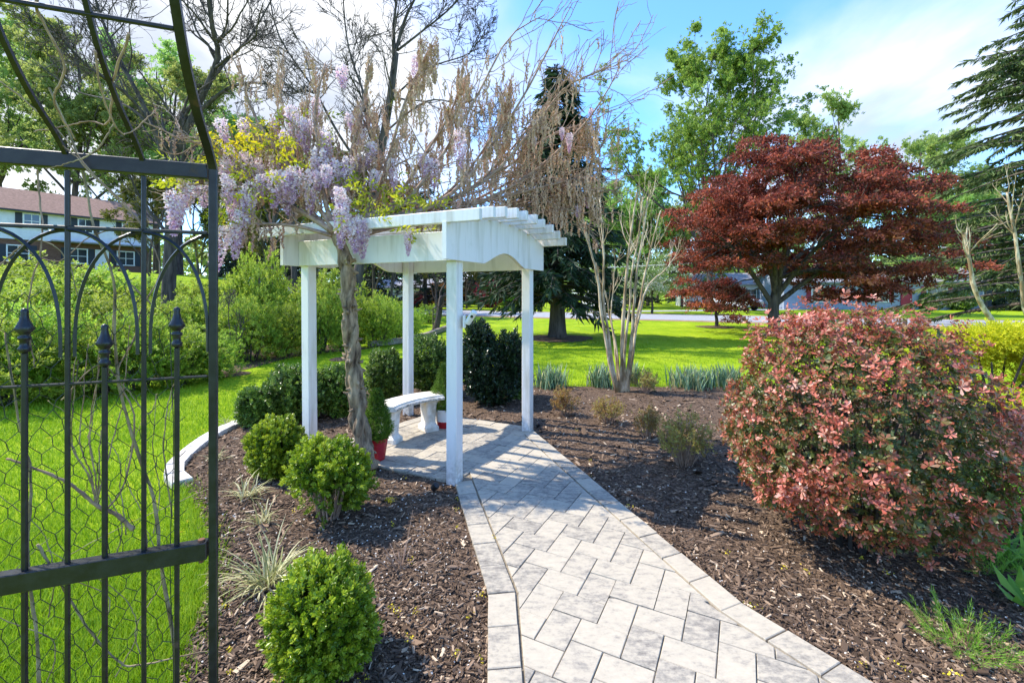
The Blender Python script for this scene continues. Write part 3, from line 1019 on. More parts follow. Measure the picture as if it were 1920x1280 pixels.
FA = np.array([(1, 0, 0), (0, -1, 0), (0, 0, 1.0)])
rh = ranch('ranch_house', 'low grey blue house with red shutters across the road', (37.8, 49.5, 0), R(-9), 18, 7.5, 'siding_blue', 'roof_grey')
for a in (5.0, -0.2, -5.5):
    window(rh, (a, -3.76, 1.55), FA, 1.75, 1.5, 'shutter_red')
g = MB(); g.box((2.3, -3.8, 1.05), (1.0, .08, 2.1)); d_ = g.build('door', MAT['shutter_red'], rh)
g = MB(); g.box((2.65, -3.87, 1.05), (.06, .06, .1)); g.build('handle', MAT['trim_white'], d_)
# lattice porch at its right end
g = MB(); g.box((11.2, -1.2, 2.85), (4.6, 5.0, .14)); g.build('porch_roof', MAT['roof_grey'], rh)
for a in (9.1, 11.15, 13.35):
    g = MB(); g.box((a, -3.6, 1.38), (.16, .16, 2.8)); g.build('porch_post', MAT['trim_white'], rh)
g = MB()
for k in range(-9, 16):
    for s_ in (1, -1):
        a0 = 11.3 + k * .22
        P = np.array([(a0, -3.62 - .012 * s_, .1), (a0 + s_ * 2.5, -3.62 - .012 * s_, 2.6)])
        lo_, hi_ = 11.25, 13.3
        f0 = [np.clip((lo_ - a0) / (s_ * 2.5), 0, 1), np.clip((hi_ - a0) / (s_ * 2.5), 0, 1)]
        f0.sort()
        if f0[1] - f0[0] < .05: continue
        Q = np.array([P[0] + (P[1] - P[0]) * f for f in f0])
        g.tubes(Q[None], np.full((1, 2), .022), 4)
tag(g.build('lattice', MAT['trim_white'], rh), kind='stuff')
g = MB(); g.box((11.2, 1.0, 1.3), (4.4, .15, 2.7)); g.build('porch_wall', MAT['shutter_dark'], rh)
wh = ranch('white_house', 'white house with a grey roof seen behind the red maple', (27.5, 58, 0), R(-6), 11, 7, 'siding_white', 'roof_grey', 2.8, 1.3)
for a in (-3, 1.5): window(wh, (a, -3.51, 1.5), FA, 1.3, 1.3, 'shutter_dark')
g = MB(); g.box((4.1, -3.56, 1.1), (2.2, .1, 2.2)); g.build('garage_door', MAT['shutter_dark'], wh)
bh = ranch('brick_house', 'dark red brick house with white gable edge beyond the road', (-6.3, 73, .4), R(-62), 12, 8, 'brick_red', 'trim_white', 3.0, 2.2)
window(bh, (-2.5, -4.01, 1.6), FA, 1.4, 1.4); window(bh, (2.5, -4.01, 1.6), FA, 1.4, 1.4)
gh = ranch('grey_cottage', 'small pale grey building far behind the dark evergreens', (-14.6, 62, .3), R(10), 7, 5, 'siding_white', 'roof_grey', 2.2, 1.0)


# ---- cars ------------------------------------------------------------------------------
def car(label, loc, rz, paint):
    t = thing('parked_car', label, 'car', loc, rz, 'cars parked across the road')
    L2, W2 = 2.3, .9
    side = [(-2.25, .45), (-1.85, .42), (1.85, .42), (2.3, .5), (2.32, .85), (2.2, 1.0), (1.2, 1.08), (.55, 1.62), (-1.6, 1.68), (-2.15, 1.15), (-2.3, .9)]
    g = MB()
    sd_ = np.array(side)
    lay = []
    for yy, sh in ((-W2, .0), (-W2 * .93, .0), (W2 * .93, 0), (W2, 0)):
        P = sd_.copy()
        inn = 1 - .16 * np.clip((P[:, 1] - 1.0) / .65, 0, 1)
        edge = 1 if abs(yy) < W2 * .95 else .985
        lay.append(np.c_[P[:, 0] * edge, np.full(len(P), yy) * inn, .45 + (P[:, 1] - .45) * (1 if edge == 1 else .99)])
    n = len(side); V = np.vstack(lay)
    g.add(V, [(k * n + i, k * n + (i + 1) % n, (k + 1) * n + (i + 1) % n, (k + 1) * n + i) for k in range(3) for i in range(n)])
    g.Fc.append((np.array([list(range(n))]), 0)); g.Fc.append((np.array([[3 * n + i for i in range(n - 1, -1, -1)]]), 0))
    g.build('body', MAT[paint], t)
    for s_ in (-1, 1):
        g = MB()
        P = [(1.02, 1.10), (.5, 1.53), (-1.5, 1.58), (-1.95, 1.14)]
        g.prism([(a, b_) for a, b_ in P], [(1, 0, 0), (0, s_ * -.16 / .65 * .9 * 0, 1), (0, s_, 0)], (0, s_ * .80, 0), .06)
        g.build('side_window', MAT['glass'], t)
    for xx, zt in ((1, 0), (-1, 1)):
        g = MB()
        if zt == 0: V = [(1.16, -.72, 1.1), (1.16, .72, 1.1), (.58, .66, 1.58), (.58, -.66, 1.58)]
        else: V = [(-2.16, .72, 1.16), (-2.16, -.72, 1.16), (-1.65, -.66, 1.62), (-1.65, .66, 1.62)]
        V = np.array(V) + np.array((.03 if zt == 0 else -.03, 0, .02))
        V = np.vstack([V, V - np.array((.04 if zt == 0 else -.04, 0, .02))])
        g.add(V, [(0, 1, 2, 3), (7, 6, 5, 4), (0, 4, 5, 1), (1, 5, 6, 2), (2, 6, 7, 3), (3, 7, 4, 0)])
        g.build('windscreen' if zt == 0 else 'rear_window', MAT['glass'], t)
    for xx in (-1.4, 1.4):
        for s_ in (-1, 1):
            g = MB(); a = np.array([(xx, s_ * .93, .33), (xx, s_ * .7, .33)])
            g.tubes(a[None], np.full((1, 2), .33), 18); wl = g.build('wheel', MAT['rubber'], t)
            g = MB(); g.tubes(np.array([(xx, s_ * .945, .33), (xx, s_ * .9, .33)])[None], np.full((1, 2), .2), 14); g.build('rim', MAT['trim_white'], wl)
    for s_ in (-1, 1):
        g = MB(); g.box((2.31, s_ * .65, .8), (.06, .35, .16), bev=.02); g.build('headlight', MAT['trim_white'], t)
        g = MB(); g.box((-2.28, s_ * .7, .95), (.06, .22, .2), bev=.02); g.build('tail_light', MAT['shutter_red'], t)
    g = MB(); g.box((2.33, 0, .52), (.05, 1.2, .14)); g.build('grille', MAT['rubber'], t)
    return t


car('white car parked under the red maple by the white house', (22.0, 44.6, .02), R(-62), 'car_white')
car('white car half hidden behind the dark spruce across the road', (8.2, 41.3, .02), R(-70), 'car_white')

# ---- handrail and low timber wall in the middle distance --------------------------------------
hr = thing('handrail', 'thin grey metal handrail above the low timber wall', 'handrail', G(840, 612))
o0 = np.array(hr.location)
A = G(866, 600) - o0; B = G(812, 622) - o0; C = np.array((-1.6, 12.0, 0))
for nm, pts in (('post', [A, A + (0, 0, 1.0)]), ('post', [B, B + (0, 0, 1.0)]), ('post', [C * .5 + B, C * .5 + B + (0, 0, 1.0)]), ('rail', [A + (0, 0, 1.0), B + (0, 0, 1.0)]), ('rail', [A + (0, 0, .55), B + (0, 0, .55)]), ('rail', [B + (0, 0, 1.0), C + B + (0, 0, 1.0)])):
    g = MB(); g.tubes(np.array(pts)[None], np.full((1, 2), .025), 6); g.build(nm, MAT['bark_grey'], hr)
tw_ = thing('timber_wall', 'low weathered timber retaining wall along the shrub bed edge', 'wall', (-3.6, 20, 0))
pts = [G(692, 651)[:2], G(760, 643)[:2], G(800, 633)[:2], G(842, 616)[:2], G(866, 608)[:2]]
for i in range(len(pts) - 1):
    p, q_ = pts[i], pts[i + 1]
    t_ = unit(q_ - p); nr = np.array((-t_[1], t_[0]))
    for lv in range(1):
        c_ = (p + q_) / 2; g = MB()
        g.box((c_[0] + 3.6, c_[1] - 20, .1 + lv * .19), (np.linalg.norm(q_ - p) - .02, .2 - lv * .03, .18), np.array([(*t_, 0), (*nr, 0), (0, 0, 1)]), bev=.02)
        g.build('timber', MAT['timber'], tw_)

# ---- overhead wires -----------------------------------------------------------------------------
for (u0, v0, u1, v1, rr, lab, mt) in ((1200, 491, 1960, 444, .03, 'pale overhead cable above the road, upper of the pair', 'cable'), (1200, 503, 1960, 468, .022, 'dark overhead cable above the road, lower of the pair', 'shutter_dark')):
    A, B = at(u0, v0, 38), at(u1, v1, 24)
    A2, B2 = A + (A - B) * 1.2, B + (B - A) * .6
    s_ = np.linspace(0, 1, 30)[:, None]
    P = A2 + (B2 - A2) * s_ - np.array((0, 0, 1)) * (np.sin(s_ * np.pi) * .35)
    g = MB(); g.tubes((P - P[0])[None], np.full((1, 30), rr), 5)
    o = g.build('overhead_cable', MAT[mt], loc=tuple(P[0]))
    tag(o, lab, 'cable')
# ================================================================== PLANTS NEAR THE PATH
def shell_points(n, rx, ry, rz, q_, lump=.14, lscale=2.6, depth=.35, squash=0.0):
    d = unit(q_.normal(size=(n, 3)))
    rr = (1 + lump * fnoise(d, lscale) + .06 * fnoise(d, 8.0))
    k = np.where(q_.random(n) < .75, 1 - depth * q_.random(n) ** 1.6, q_.uniform(.25, 1, n))
    P = d * np.array((rx, ry, rz)) * (rr * k)[:, None]
    return P, d, k


def shrub(name, label, cat, loc, rx, rz, mat, n, proto, scl, seed, ry=None, zc=None, lump=.14, lscale=2.6, group=None, up=.5, stems=14, stem_mat='bark_grey', zmin=.02, bare=None, jit=.55):
    """rounded shrub > crown (leafy sprigs), stems"""
    q_ = np.random.default_rng(seed)
    ry = ry or rx
    zc = rz if zc is None else zc
    t = thing(name, label, cat, loc, 0, group)
    P, d, k = shell_points(n, rx, ry, rz, q_, lump, lscale)
    P[:, 2] += zc
    m_ = P[:, 2] > zmin + .03 * q_.random(n)
    if bare is not None:                      # a side where the old wood shows
        m_ &= ~((P[:, 2] < zc * 1.0) & (d @ unit(np.array(bare)) > .25) & (q_.random(n) < .93))
    P, d, k = P[m_], d[m_], k[m_]; n = len(P)
    dr = unit(d + np.array((0, 0, up)) + q_.normal(size=(n, 3)) * jit)
    g = MB()
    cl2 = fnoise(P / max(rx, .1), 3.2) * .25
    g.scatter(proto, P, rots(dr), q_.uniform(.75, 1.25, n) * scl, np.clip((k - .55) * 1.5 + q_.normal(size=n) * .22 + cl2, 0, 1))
    g.build('crown', MAT[mat], t)
    g = MB()
    for i in range(stems):
        a = q_.uniform(0, 6.283); e = np.array((rx * .6 * math.cos(a), ry * .6 * math.sin(a), zc + rz * q_.uniform(-.1, .6)))
        b0 = np.array((rx * .18 * math.cos(a), ry * .18 * math.sin(a), -.02))
        s_ = np.linspace(0, 1, 6)[:, None]
        Pp = b0 + (e - b0) * s_ + np.array((0, 0, 1)) * np.sin(s_ * np.pi) * .08 * rz + q_.normal(size=(6, 3)) * .02 * rx
        g.tubes(Pp[None], np.linspace(.028 * rx, .006 * rx, 6)[None], 5)
    g.build('stems', MAT[stem_mat], t, smooth=True)
    return t


box_sprig = sprig(10, .036, .024, .0135, .6, 1.15, 1, .2, .55)
dark_sprig = sprig(9, .045, .034, .017, .7, 1.2, 2, .15, .5)
holly_sprig = sprig(9, .05, .036, .021, .7, 1.25, 3, .2, .5)
hedge_sprig = sprig(10, .11, .07, .033, .6, 1.2, 4, .15, .5)

# ================================================================== TREES
def grow(PP, RR, k, t0, t1, ang_, ratio, m, wob, trop, rfac, q_, angj=.25, tip=.25, lmin=0.0, absl=None):
    """k children on every parent polyline; returns (P, R) of the children"""
    n, mp_, _ = PP.shape
    lens = np.linalg.norm(np.diff(PP, axis=1), axis=2).sum(1)
    ids = np.repeat(np.arange(n), k)
    t = q_.uniform(t0, t1, len(ids))
    x = t * (mp_ - 1); i = np.minimum(x.astype(int), mp_ - 2); f = (x - i)[:, None]
    p = PP[ids, i] * (1 - f) + PP[ids, i + 1] * f
    tg = unit(PP[ids, i + 1] - PP[ids, i])
    r0 = RR[ids, i] * (1 - f[:, 0]) + RR[ids, i + 1] * f[:, 0]
    pe = q_.normal(size=tg.shape); pe = unit(pe - (pe * tg).sum(1, keepdims=True) * tg)
    a = np.clip(q_.normal(ang_, angj, len(ids)), .1, 1.9)[:, None]
    d = unit(np.cos(a) * tg + np.sin(a) * pe)
    Lc = (lens[ids] * ratio * (1.2 - .65 * t) if absl is None else absl) * q_.uniform(.65, 1.25, len(ids))
    P = np.zeros((len(ids), m, 3)); P[:, 0] = p
    trop = np.asarray(trop)
    for j in range(1, m):
        d = unit(d + q_.normal(size=d.shape) * wob + trop)
        P[:, j] = P[:, j - 1] + d * (Lc / (m - 1))[:, None]
    rb = r0 * rfac
    Rr = rb[:, None] * np.linspace(1, tip, m)[None]
    return P, Rr


def trunk(pts, r0, r1, m=14, flare=1.5):
    P = smooth_line(pts, m)
    s_ = np.linspace(0, 1, m)
    Rr = r0 + (r1 - r0) * s_
    Rr = Rr * (1 + (flare - 1) * np.exp(-s_ * m / 1.6))
    return P[None], Rr[None]


class Tree:
    def __init__(s, seed):
        s.q = np.random.default_rng(seed)
        s.wood = []           # (P, R, sides)

    def put(s, P, Rr, k):
        s.wood.append((P, Rr, k)); return P, Rr

    def build_wood(s, t, mat, first_name='trunk', split=1, rest='branches', smooth=True):
        g = MB()
        for P, Rr, k in s.wood[:split]: g.tubes(P, Rr, k)
        g.build(first_name, MAT[mat], t, smooth=smooth)
        if len(s.wood) > split:
            g = MB()
            for P, Rr, k in s.wood[split:]: g.tubes(P, Rr, k, cap=False)
            g.build(rest, MAT[mat], t, smooth=smooth)


# ---- bare winter-dark trees -------------------------------------------------------
def bare_tree(loc, label, trunks, seed, twigs=(5, 5, 4), sc_=1.0):
    """trunks: list of (points, r0, r1); the first is the stem, the rest main limbs"""
    T = Tree(seed); q_ = T.q
    t = thing('bare_tree', label, 'bare tree', loc)
    limbs = [trunk(p, a, b_, 16, 1.4 if i == 0 else 1.0) for i, (p, a, b_) in enumerate(trunks)]
    for i_, (P, Rr) in enumerate(limbs): T.put(P, Rr * (1 if i_ == 0 else .7), 10)
    LP = np.concatenate([P for P, _ in limbs]); LR = np.concatenate([r_ for _, r_ in limbs])
    LR = LR * .7
    c1 = grow(LP, LR, twigs[0], .35, .98, .75, .36, 10, .16, (0, 0, .05), .5, q_, tip=.3)
    c2 = grow(*c1, twigs[1], .2, 1.0, .7, .55, 8, .19, (0, 0, .06), .55, q_, tip=.35)
    c3 = grow(*c2, twigs[2], .2, 1.0, .65, .55, 5, .2, (0, 0, .07), .6, q_, tip=.4)
    c4 = grow(*c3, 2, .25, 1.0, .6, .6, 3, .2, (0, 0, .05), .7, q_, tip=.5)
    rmin = .007 * sc_
    T.put(c1[0], np.maximum(c1[1], rmin * 1.4), 6); T.put(c2[0], np.maximum(c2[1], rmin * 1.1), 5); T.put(c3[0], np.maximum(c3[1], rmin), 3); T.put(c4[0], np.maximum(c4[1], rmin * .75), 3)
    T.build_wood(t, 'bark_dark', 'trunk', len(limbs))
    return t


d = 14.0
L0 = at(318, 660, d); L0[2] = float(hill(L0[0], L0[1])) - .05
rel = lambda u_, v_, dd=d: at(u_, v_, dd) - L0
bare_tree(L0, 'tall bare dark tree with a thick trunk seen through the arch', [
    ([(0, 0, 0), rel(316, 560), rel(322, 420), rel(325, 300), rel(345, 215)], .21, .14),
    ([rel(325, 300), rel(370, 200), rel(408, 110), rel(398, 50, 13.5), rel(385, -60, 13), rel(380, -200, 12.5)], .16, .05),
    ([rel(350, 230), rel(430, 165), rel(500, 158, 13.5), rel(560, 190, 13)], .09, .02),
    ([rel(322, 330), rel(270, 200), rel(200, 60), rel(150, -100)], .12, .03),
    ([rel(322, 300), rel(250, 190, 13), rel(160, 120, 12), rel(70, 20, 11)], .09, .02),
    ([rel(345, 215), rel(420, 120, 14.6), rel(475, 60, 15), rel(540, -60, 15)], .09, .02),
    ([rel(320, 280), rel(240, 200), rel(140, 170, 15), rel(60, 110, 15)], .07, .015)], 201, (11, 6, 5))
d = 15.0
L0 = at(672, 640, d); L0[2] = 0
rel = lambda u_, v_, dd=d: at(u_, v_, dd) - L0
bare_tree(L0, 'bare dark tree behind the wisteria, leaning and forking at the top', [
    ([(0, 0, -.05), rel(668, 540), rel(690, 420), rel(715, 280), rel(732, 180), rel(742, 100)], .17, .10),
    ([rel(740, 110), rel(738, 50), rel(742, 0), rel(735, -120)], .09, .03),
    ([rel(742, 95), rel(762, 30), rel(790, -30), rel(810, -120)], .085, .03),
    ([rel(745, 95), rel(790, 60), rel(850, 10), rel(905, -60)], .06, .02),
    ([rel(715, 270), rel(680, 170), rel(650, 70), rel(640, -80)], .07, .02),
    ([rel(700, 340), rel(640, 260), rel(590, 170), rel(520, 60), rel(500, -60)], .075, .02),
    ([rel(720, 250), rel(800, 190), rel(870, 200), rel(930, 230)], .05, .012),
    ([rel(730, 190), rel(800, 130), rel(880, 100), rel(900, 60)], .05, .012)], 202, (11, 6, 5))
for u_, vb, vt, dd, rr, sd_, lab in ((515, 640, 330, 19, .13, 203, 'slim bare trunk left of the left pergola post'), (553, 640, 250, 20, .16, 204, 'dark trunk right behind the left pergola post')):
    L0 = at(u_, vb, dd); L0[2] = float(hill(L0[0], L0[1])) - .05
    rel = lambda a, b_, d2=dd: at(a, b_, d2) - L0
    bare_tree(L0, lab, [([(0, 0, 0), rel(u_, 560), rel(u_ - 2, 450), rel(u_ + 5, vt)], rr, rr * .5), ([rel(u_, 420), rel(u_ + 30, 300), rel(u_ + 40, 200)], rr * .5, .03), ([rel(u_, 440), rel(u_ - 40, 330), rel(u_ - 60, 220)], rr * .5, .03)], sd_, (4, 4, 3))
# little curved tree in front of the timber wall
L0 = G(815, 622); dd = L0[1]; rel = lambda a, b_, d2=dd: at(a, b_, d2) - L0
bare_tree(L0, 'small curved bare tree growing by the low timber wall', [([(0, 0, -.05), rel(822, 596), rel(827, 562), rel(830, 555)], .14, .09), ([rel(828, 565), rel(826, 548), rel(838, 526), rel(850, 500), rel(880, 470)], .08, .02), ([rel(829, 562), rel(842, 546), rel(860, 520), rel(900, 500)], .08, .02)], 205, (4, 4, 3))
# small bare shrub on the lawn with its ring of mulch
L0 = G(426, 700); dd = L0[1]; rel = lambda a, b_, d2=dd: at(a, b_, d2) - L0
bare_tree(L0, 'small bare shrub with brown twigs on the lawn by the arch post', [([(0, 0, -.03), rel(426, 690), rel(425, 678)], .03, .022), ([rel(425, 680), rel(408, 650), rel(405, 600), rel(410, 560)], .02, .006), ([rel(425, 680), rel(432, 640), rel(428, 590), rel(432, 555)], .02, .006), ([rel(426, 684), rel(448, 660), rel(452, 620), rel(440, 585)], .018, .006), ([rel(426, 682), rel(416, 660), rel(392, 640), rel(388, 620)], .016, .006)], 206, (6, 4, 3), .45)


def ring(loc, r_, label):
    g = MB(); n = 40; a = np.arange(n) * 2 * np.pi / n
    rr = r_ * (1 + .06 * np.sin(a * 3) + rng.normal(size=n) * .03)
    V = [(0, 0, .05)] + [(.6 * rr[i] * math.cos(a[i]), .6 * rr[i] * math.sin(a[i]), .04) for i in range(n)] + [(rr[i] * math.cos(a[i]), rr[i] * math.sin(a[i]), .006) for i in range(n)]
    g.add(V, [(0, 1 + i, 1 + (i + 1) % n) for i in range(n)]); g.add(V, [(1 + i, 1 + n + i, 1 + n + (i + 1) % n, 1 + (i + 1) % n) for i in range(n)])
    return tag(g.build('mulch_ring', MAT['mulch'], loc=tuple(loc)), label, 'mulch ring', kind='structure')


ring(G(432, 702), .36, 'small dark mulch ring under the bare shrub on the lawn')
ring(G(640, 674), .3, 'small bare earth patch on the lawn')

# ---- dark spruce in the lawn ------------------------------------------------------------


def conifer(loc, label, hgt, rad, z0, seed, mat='conifer', name='spruce_tree', nwh=46, per=8, droop=-.25, spl=.34, spw=.05, spray=34, r0=.2, cat='spruce', pw=.85, tipup=.0):
    T = Tree(seed); q_ = T.q
    t = thing(name, label, cat, loc)
    P, Rr = trunk([(0, 0, -.1), (.0, 0, hgt * .3), (q_.normal() * .05, q_.normal() * .05, hgt * .7), (0, 0, hgt)], r0, .015, 18, 1.35)
    T.put(P, Rr, 12)
    zs = z0 + (hgt - z0 - .15) * np.sort(q_.random(nwh * per)) ** .92
    n = len(zs)
    Lb = rad * np.clip(1 - (zs - z0) / (hgt - z0), 0.02, 1) ** pw * q_.uniform(.7, 1.12, n) + .12
    az = q_.uniform(0, 6.283, n)
    m_ = 8; s_ = np.linspace(0, 1, m_)
    el = q_.normal(.05, .12, n)[:, None] + droop * s_[None] * 1.6 + tipup * s_[None] ** 2
    st = (Lb / (m_ - 1))[:, None]
    rr = np.concatenate([np.zeros((n, 1)), np.cumsum(np.cos(el[:, 1:]) * st, 1)], 1)
    zz_ = np.concatenate([np.zeros((n, 1)), np.cumsum(np.sin(el[:, 1:]) * st, 1)], 1)
    BP = np.stack([rr * np.cos(az)[:, None], rr * np.sin(az)[:, None], zs[:, None] + zz_], -1)
    BR = np.linspace(1, .2, m_)[None] * (.012 + .012 * Lb)[:, None]
    T.put(BP, BR, 4)
    T.build_wood(t, 'bark_grey')
    # needle sprays hang from and along the branches
    cnt = np.maximum(4, (spray * Lb / rad).astype(int))
    ids = np.repeat(np.arange(n), cnt)
    f = q_.random(len(ids)) ** .7 * .9 + .1
    x = f * (m_ - 1); i = np.minimum(x.astype(int), m_ - 2); ff = (x - i)[:, None]
    p = BP[ids, i] * (1 - ff) + BP[ids, i + 1] * ff
    tg = unit(BP[ids, i + 1] - BP[ids, i])
    sd_ = np.stack([-np.sin(az[ids]), np.cos(az[ids]), 0 * az[ids]], 1) * q_.choice([-1, 1], len(ids))[:, None]
    dr = unit(tg * .8 + sd_ * q_.uniform(.1, 1.0, len(ids))[:, None] + np.array((0, 0, -1)) * q_.uniform(.0, .9, len(ids))[:, None] * (abs(droop) > .1) + q_.normal(size=p.shape) * .18)
    pr = join([turn(leaf(1.0, .16, fold=.12, wid=.45, r=.5), 0, 0), turn(leaf(.75, .16, fold=.1, wid=.45, r=.6), .42, .5)])
    g = MB(); g.scatter(pr, p, rots(dr), spl * q_.uniform(.6, 1.3, len(ids)), np.clip(q_.normal(size=len(ids)) * .22 + .25 + .5 * f, 0, 1))
    g.build('crown', MAT[mat], t)
    return t


sp = G(1045, 634)
conifer(sp, 'tall dark spruce in the lawn right of the pergola', 10.1, 3.1, 1.25, 211, nwh=62, per=9, spray=44, spl=.42, r0=.30)
ring(sp, 1.35, 'dark mulch ring round the foot of the tall spruce')
conifer((24.2, 19.5, 0), 'blue green cedar with layered drooping branches at the right edge', 18.5, 7.6, 1.2, 212, 'cedar', 'cedar_tree', 46, 9, -.22, .38, .1, 190, .42, 'cedar', .8)

# ---- clusters-on-limbs trees: red maple ---------------------------------------------------
def pad_tree(name, label, cat, loc, stem_pts, r0, pads, padr, flat, leafn, proto, lscl, mat, bark, seed, limbs=7, twig_r=.012, group=None, tone=.5):
    """trunk and limbs reach out to flat leafy pads"""
    T = Tree(seed); q_ = T.q
    t = thing(name, label, cat, loc, 0, group)
    P, Rr = trunk(stem_pts, r0, r0 * .7, 10, 1.3)
    T.put(P, Rr, 12)
    top = P[0, -1]
    pads = np.asarray(pads, float)
    az = np.arctan2(pads[:, 1] - top[1], pads[:, 0] - top[0])
    # main limbs towards groups of pads
    cen = pads[q_.choice(len(pads), limbs, replace=False)]
    for _ in range(6):
        a = np.argmin(((pads[:, None] - cen[None]) ** 2).sum(-1), 1)
        cen = np.array([pads[a == k].mean(0) if (a == k).any() else cen[k] for k in range(limbs)])
    LP = []
    for k in range(limbs):
        st_ = P[0, q_.integers(5, 10)]
        e = cen[k]
        s_ = np.linspace(0, 1, 12)[:, None]
        L_ = st_ + (e - st_) * s_
        L_[:, 2] += (np.sin(s_ * np.pi) * .12 * np.linalg.norm(e - st_))[:, 0] * (1 if e[2] > st_[2] + 1 else .5)
        L_ += np.cumsum(q_.normal(size=L_.shape) * .04, 0) * s_
        LP.append(L_)
    LP = np.array(LP)
    T.put(LP, np.broadcast_to(np.linspace(r0 * .48, r0 * .12, 12), LP.shape[:2]), 8)
    tw_ = []
    for j, p in enumerate(pads):
        L_ = LP[a[j]]
        i = np.argmin(((L_ - p) ** 2).sum(1) + (np.arange(12) < 3) * 9 + 0 * i if False else ((L_[:, :2] - p[:2]) ** 2).sum(1) * .7 + np.abs(L_[:, 2] - p[2] + .35) * .8)
        st_ = L_[max(2, i - 3)]
        s_ = np.linspace(0, 1, 8)[:, None]
        Q = st_ + (p - st_) * s_
        Q[:, 2] += (np.sin(s_ * np.pi) * .15)[:, 0]
        Q += q_.normal(size=Q.shape) * .035 * np.sin(s_ * np.pi)
        tw_.append(Q)
    tw_ = np.array(tw_)
    T.put(tw_, np.broadcast_to(np.linspace(twig_r * 2.6, twig_r * .6, 8), tw_.shape[:2]), 5)
    fans = grow(tw_, np.full(tw_.shape[:2], twig_r * .8), 6, .5, 1.0, .7, .4, 5, .15, (0, 0, -.03), .7, q_)
    T.put(fans[0], np.maximum(fans[1], twig_r * .3), 3)
    T.build_wood(t, bark, 'trunk', 1)
    g = MB()
    for p in pads:
        rr = padr * q_.uniform(.6, 1.25)
        n = int(leafn * (rr / padr) ** 2)
        a_ = q_.uniform(0, 6.283, n); r_ = np.sqrt(q_.random(n)) * rr * (1 + .25 * np.sin(a_ * 3 + q_.uniform(0, 6)))
        Q = np.stack([r_ * np.cos(a_), r_ * np.sin(a_) * .85, flat * rr * (q_.normal(size=n) * .45 + .5 - 1.1 * (r_ / rr) ** 2)], 1) + p
        dd = unit(np.stack([np.cos(a_), np.sin(a_), q_.normal(size=n) * .3 - .25], 1) + q_.normal(size=(n, 3)) * .45)
        g.scatter(proto, Q, rots(dd), q_.uniform(.7, 1.25, n) * lscl, np.clip(tone + q_.normal() * .14 + q_.normal(size=n) * .2, 0, 1))
    g.build('crown', MAT[mat], t)
    return t


maple_pr = sprig(4, .14, .18, .075, .9, 1.5, 12, .1, .45)
q_ = np.random.default_rng(221)
mb = G(1452, 628)
pads = []
while len(pads) < 235:
    u_ = unit(q_.normal(size=3))
    k = q_.uniform(.3, 1.0) ** .5
    p = np.array((1.35 + 4.5 * u_[0] * k, 3.8 * u_[1] * k, 4.3 + 3.3 * u_[2] * k))
    # an uneven crown: highest left of centre, a second rise on the right, gaps between the tiers
    topz = np.interp(p[0], [-3.6, -2.6, -1.0, .2, 1.6, 3.0, 4.6, 5.8], [5.2, 6.4, 7.6, 7.5, 6.6, 6.9, 7.2, 5.8])
    if p[2] > topz or p[2] < np.interp(p[0], [-3, -1, .2, 1.5, 6], [2.2, 2.6, 2.9, 2.0, 1.7]): continue
    if fnoise(p * np.array((.55, .55, 1.1)), 1.0) < -.14: continue
    pads.append(p)
for px2, pz in ((6.4, 3.2), (7.1, 2.9), (7.5, 2.7), (6.9, 2.5), (6.0, 3.5), (5.2, 1.9), (4.2, 1.6), (3.2, 1.5), (6.2, 2.2), (2.4, 1.5), (-3.6, 4.4), (-3.2, 5.3), (-4.0, 3.6), (-3.0, 2.2), (-2.2, 1.6), (-1.1, 7.3), (-.1, 7.6), (1.0, 7.3), (-.7, 6.9), (-3.4, 2.6), (-3.8, 2.9), (-2.6, 1.2), (-2.9, 1.7), (-1.8, 1.1), (-3.3, 3.2), (1.8, 1.9), (2.8, 1.7), (3.6, 1.9), (4.6, 2.2), (5.4, 2.6), (-3.9, 4.9)):
    pads.append((px2, q_.normal() * .8, pz))
pad_tree('maple_tree', 'large spreading dark red maple beyond the barberry bush', 'maple', mb, [(0, 0, -.1), (.02, 0, .5), (-.03, .05, 1.0), (.08, 0, 1.7), (.15, 0, 2.3)], .235, pads, .68, .22, 125, maple_pr, .80, 'maple_leaf', 'bark_dark', 222, 12, .012, tone=.45)
ring(mb, 1.0, 'dark mulch ring under the large red maple')
sm = G(1343, 613)
q_ = np.random.default_rng(223)
pads = [(q_.normal() * .75, q_.normal() * .75, 0) for _ in range(34)]
pads = [(x, y, 2.35 - .62 * math.hypot(x, y) ** 1.25 + q_.normal() * .12) for x, y, _ in pads]
pads = [(x, y, max(z_, .55)) for x, y, z_ in pads]
pad_tree('maple_tree', 'small drooping dark red maple on the lawn left of the big one', 'maple', sm, [(0, 0, -.05), (.03, 0, .3), (-.02, 0, .7), (.05, 0, 1.1)], .085, pads, .45, .3, 110, maple_pr, .6, 'maple_leaf', 'bark_dark', 224, 6, .009, tone=.2)
ring(sm, .9, 'dark mulch ring under the small red maple')


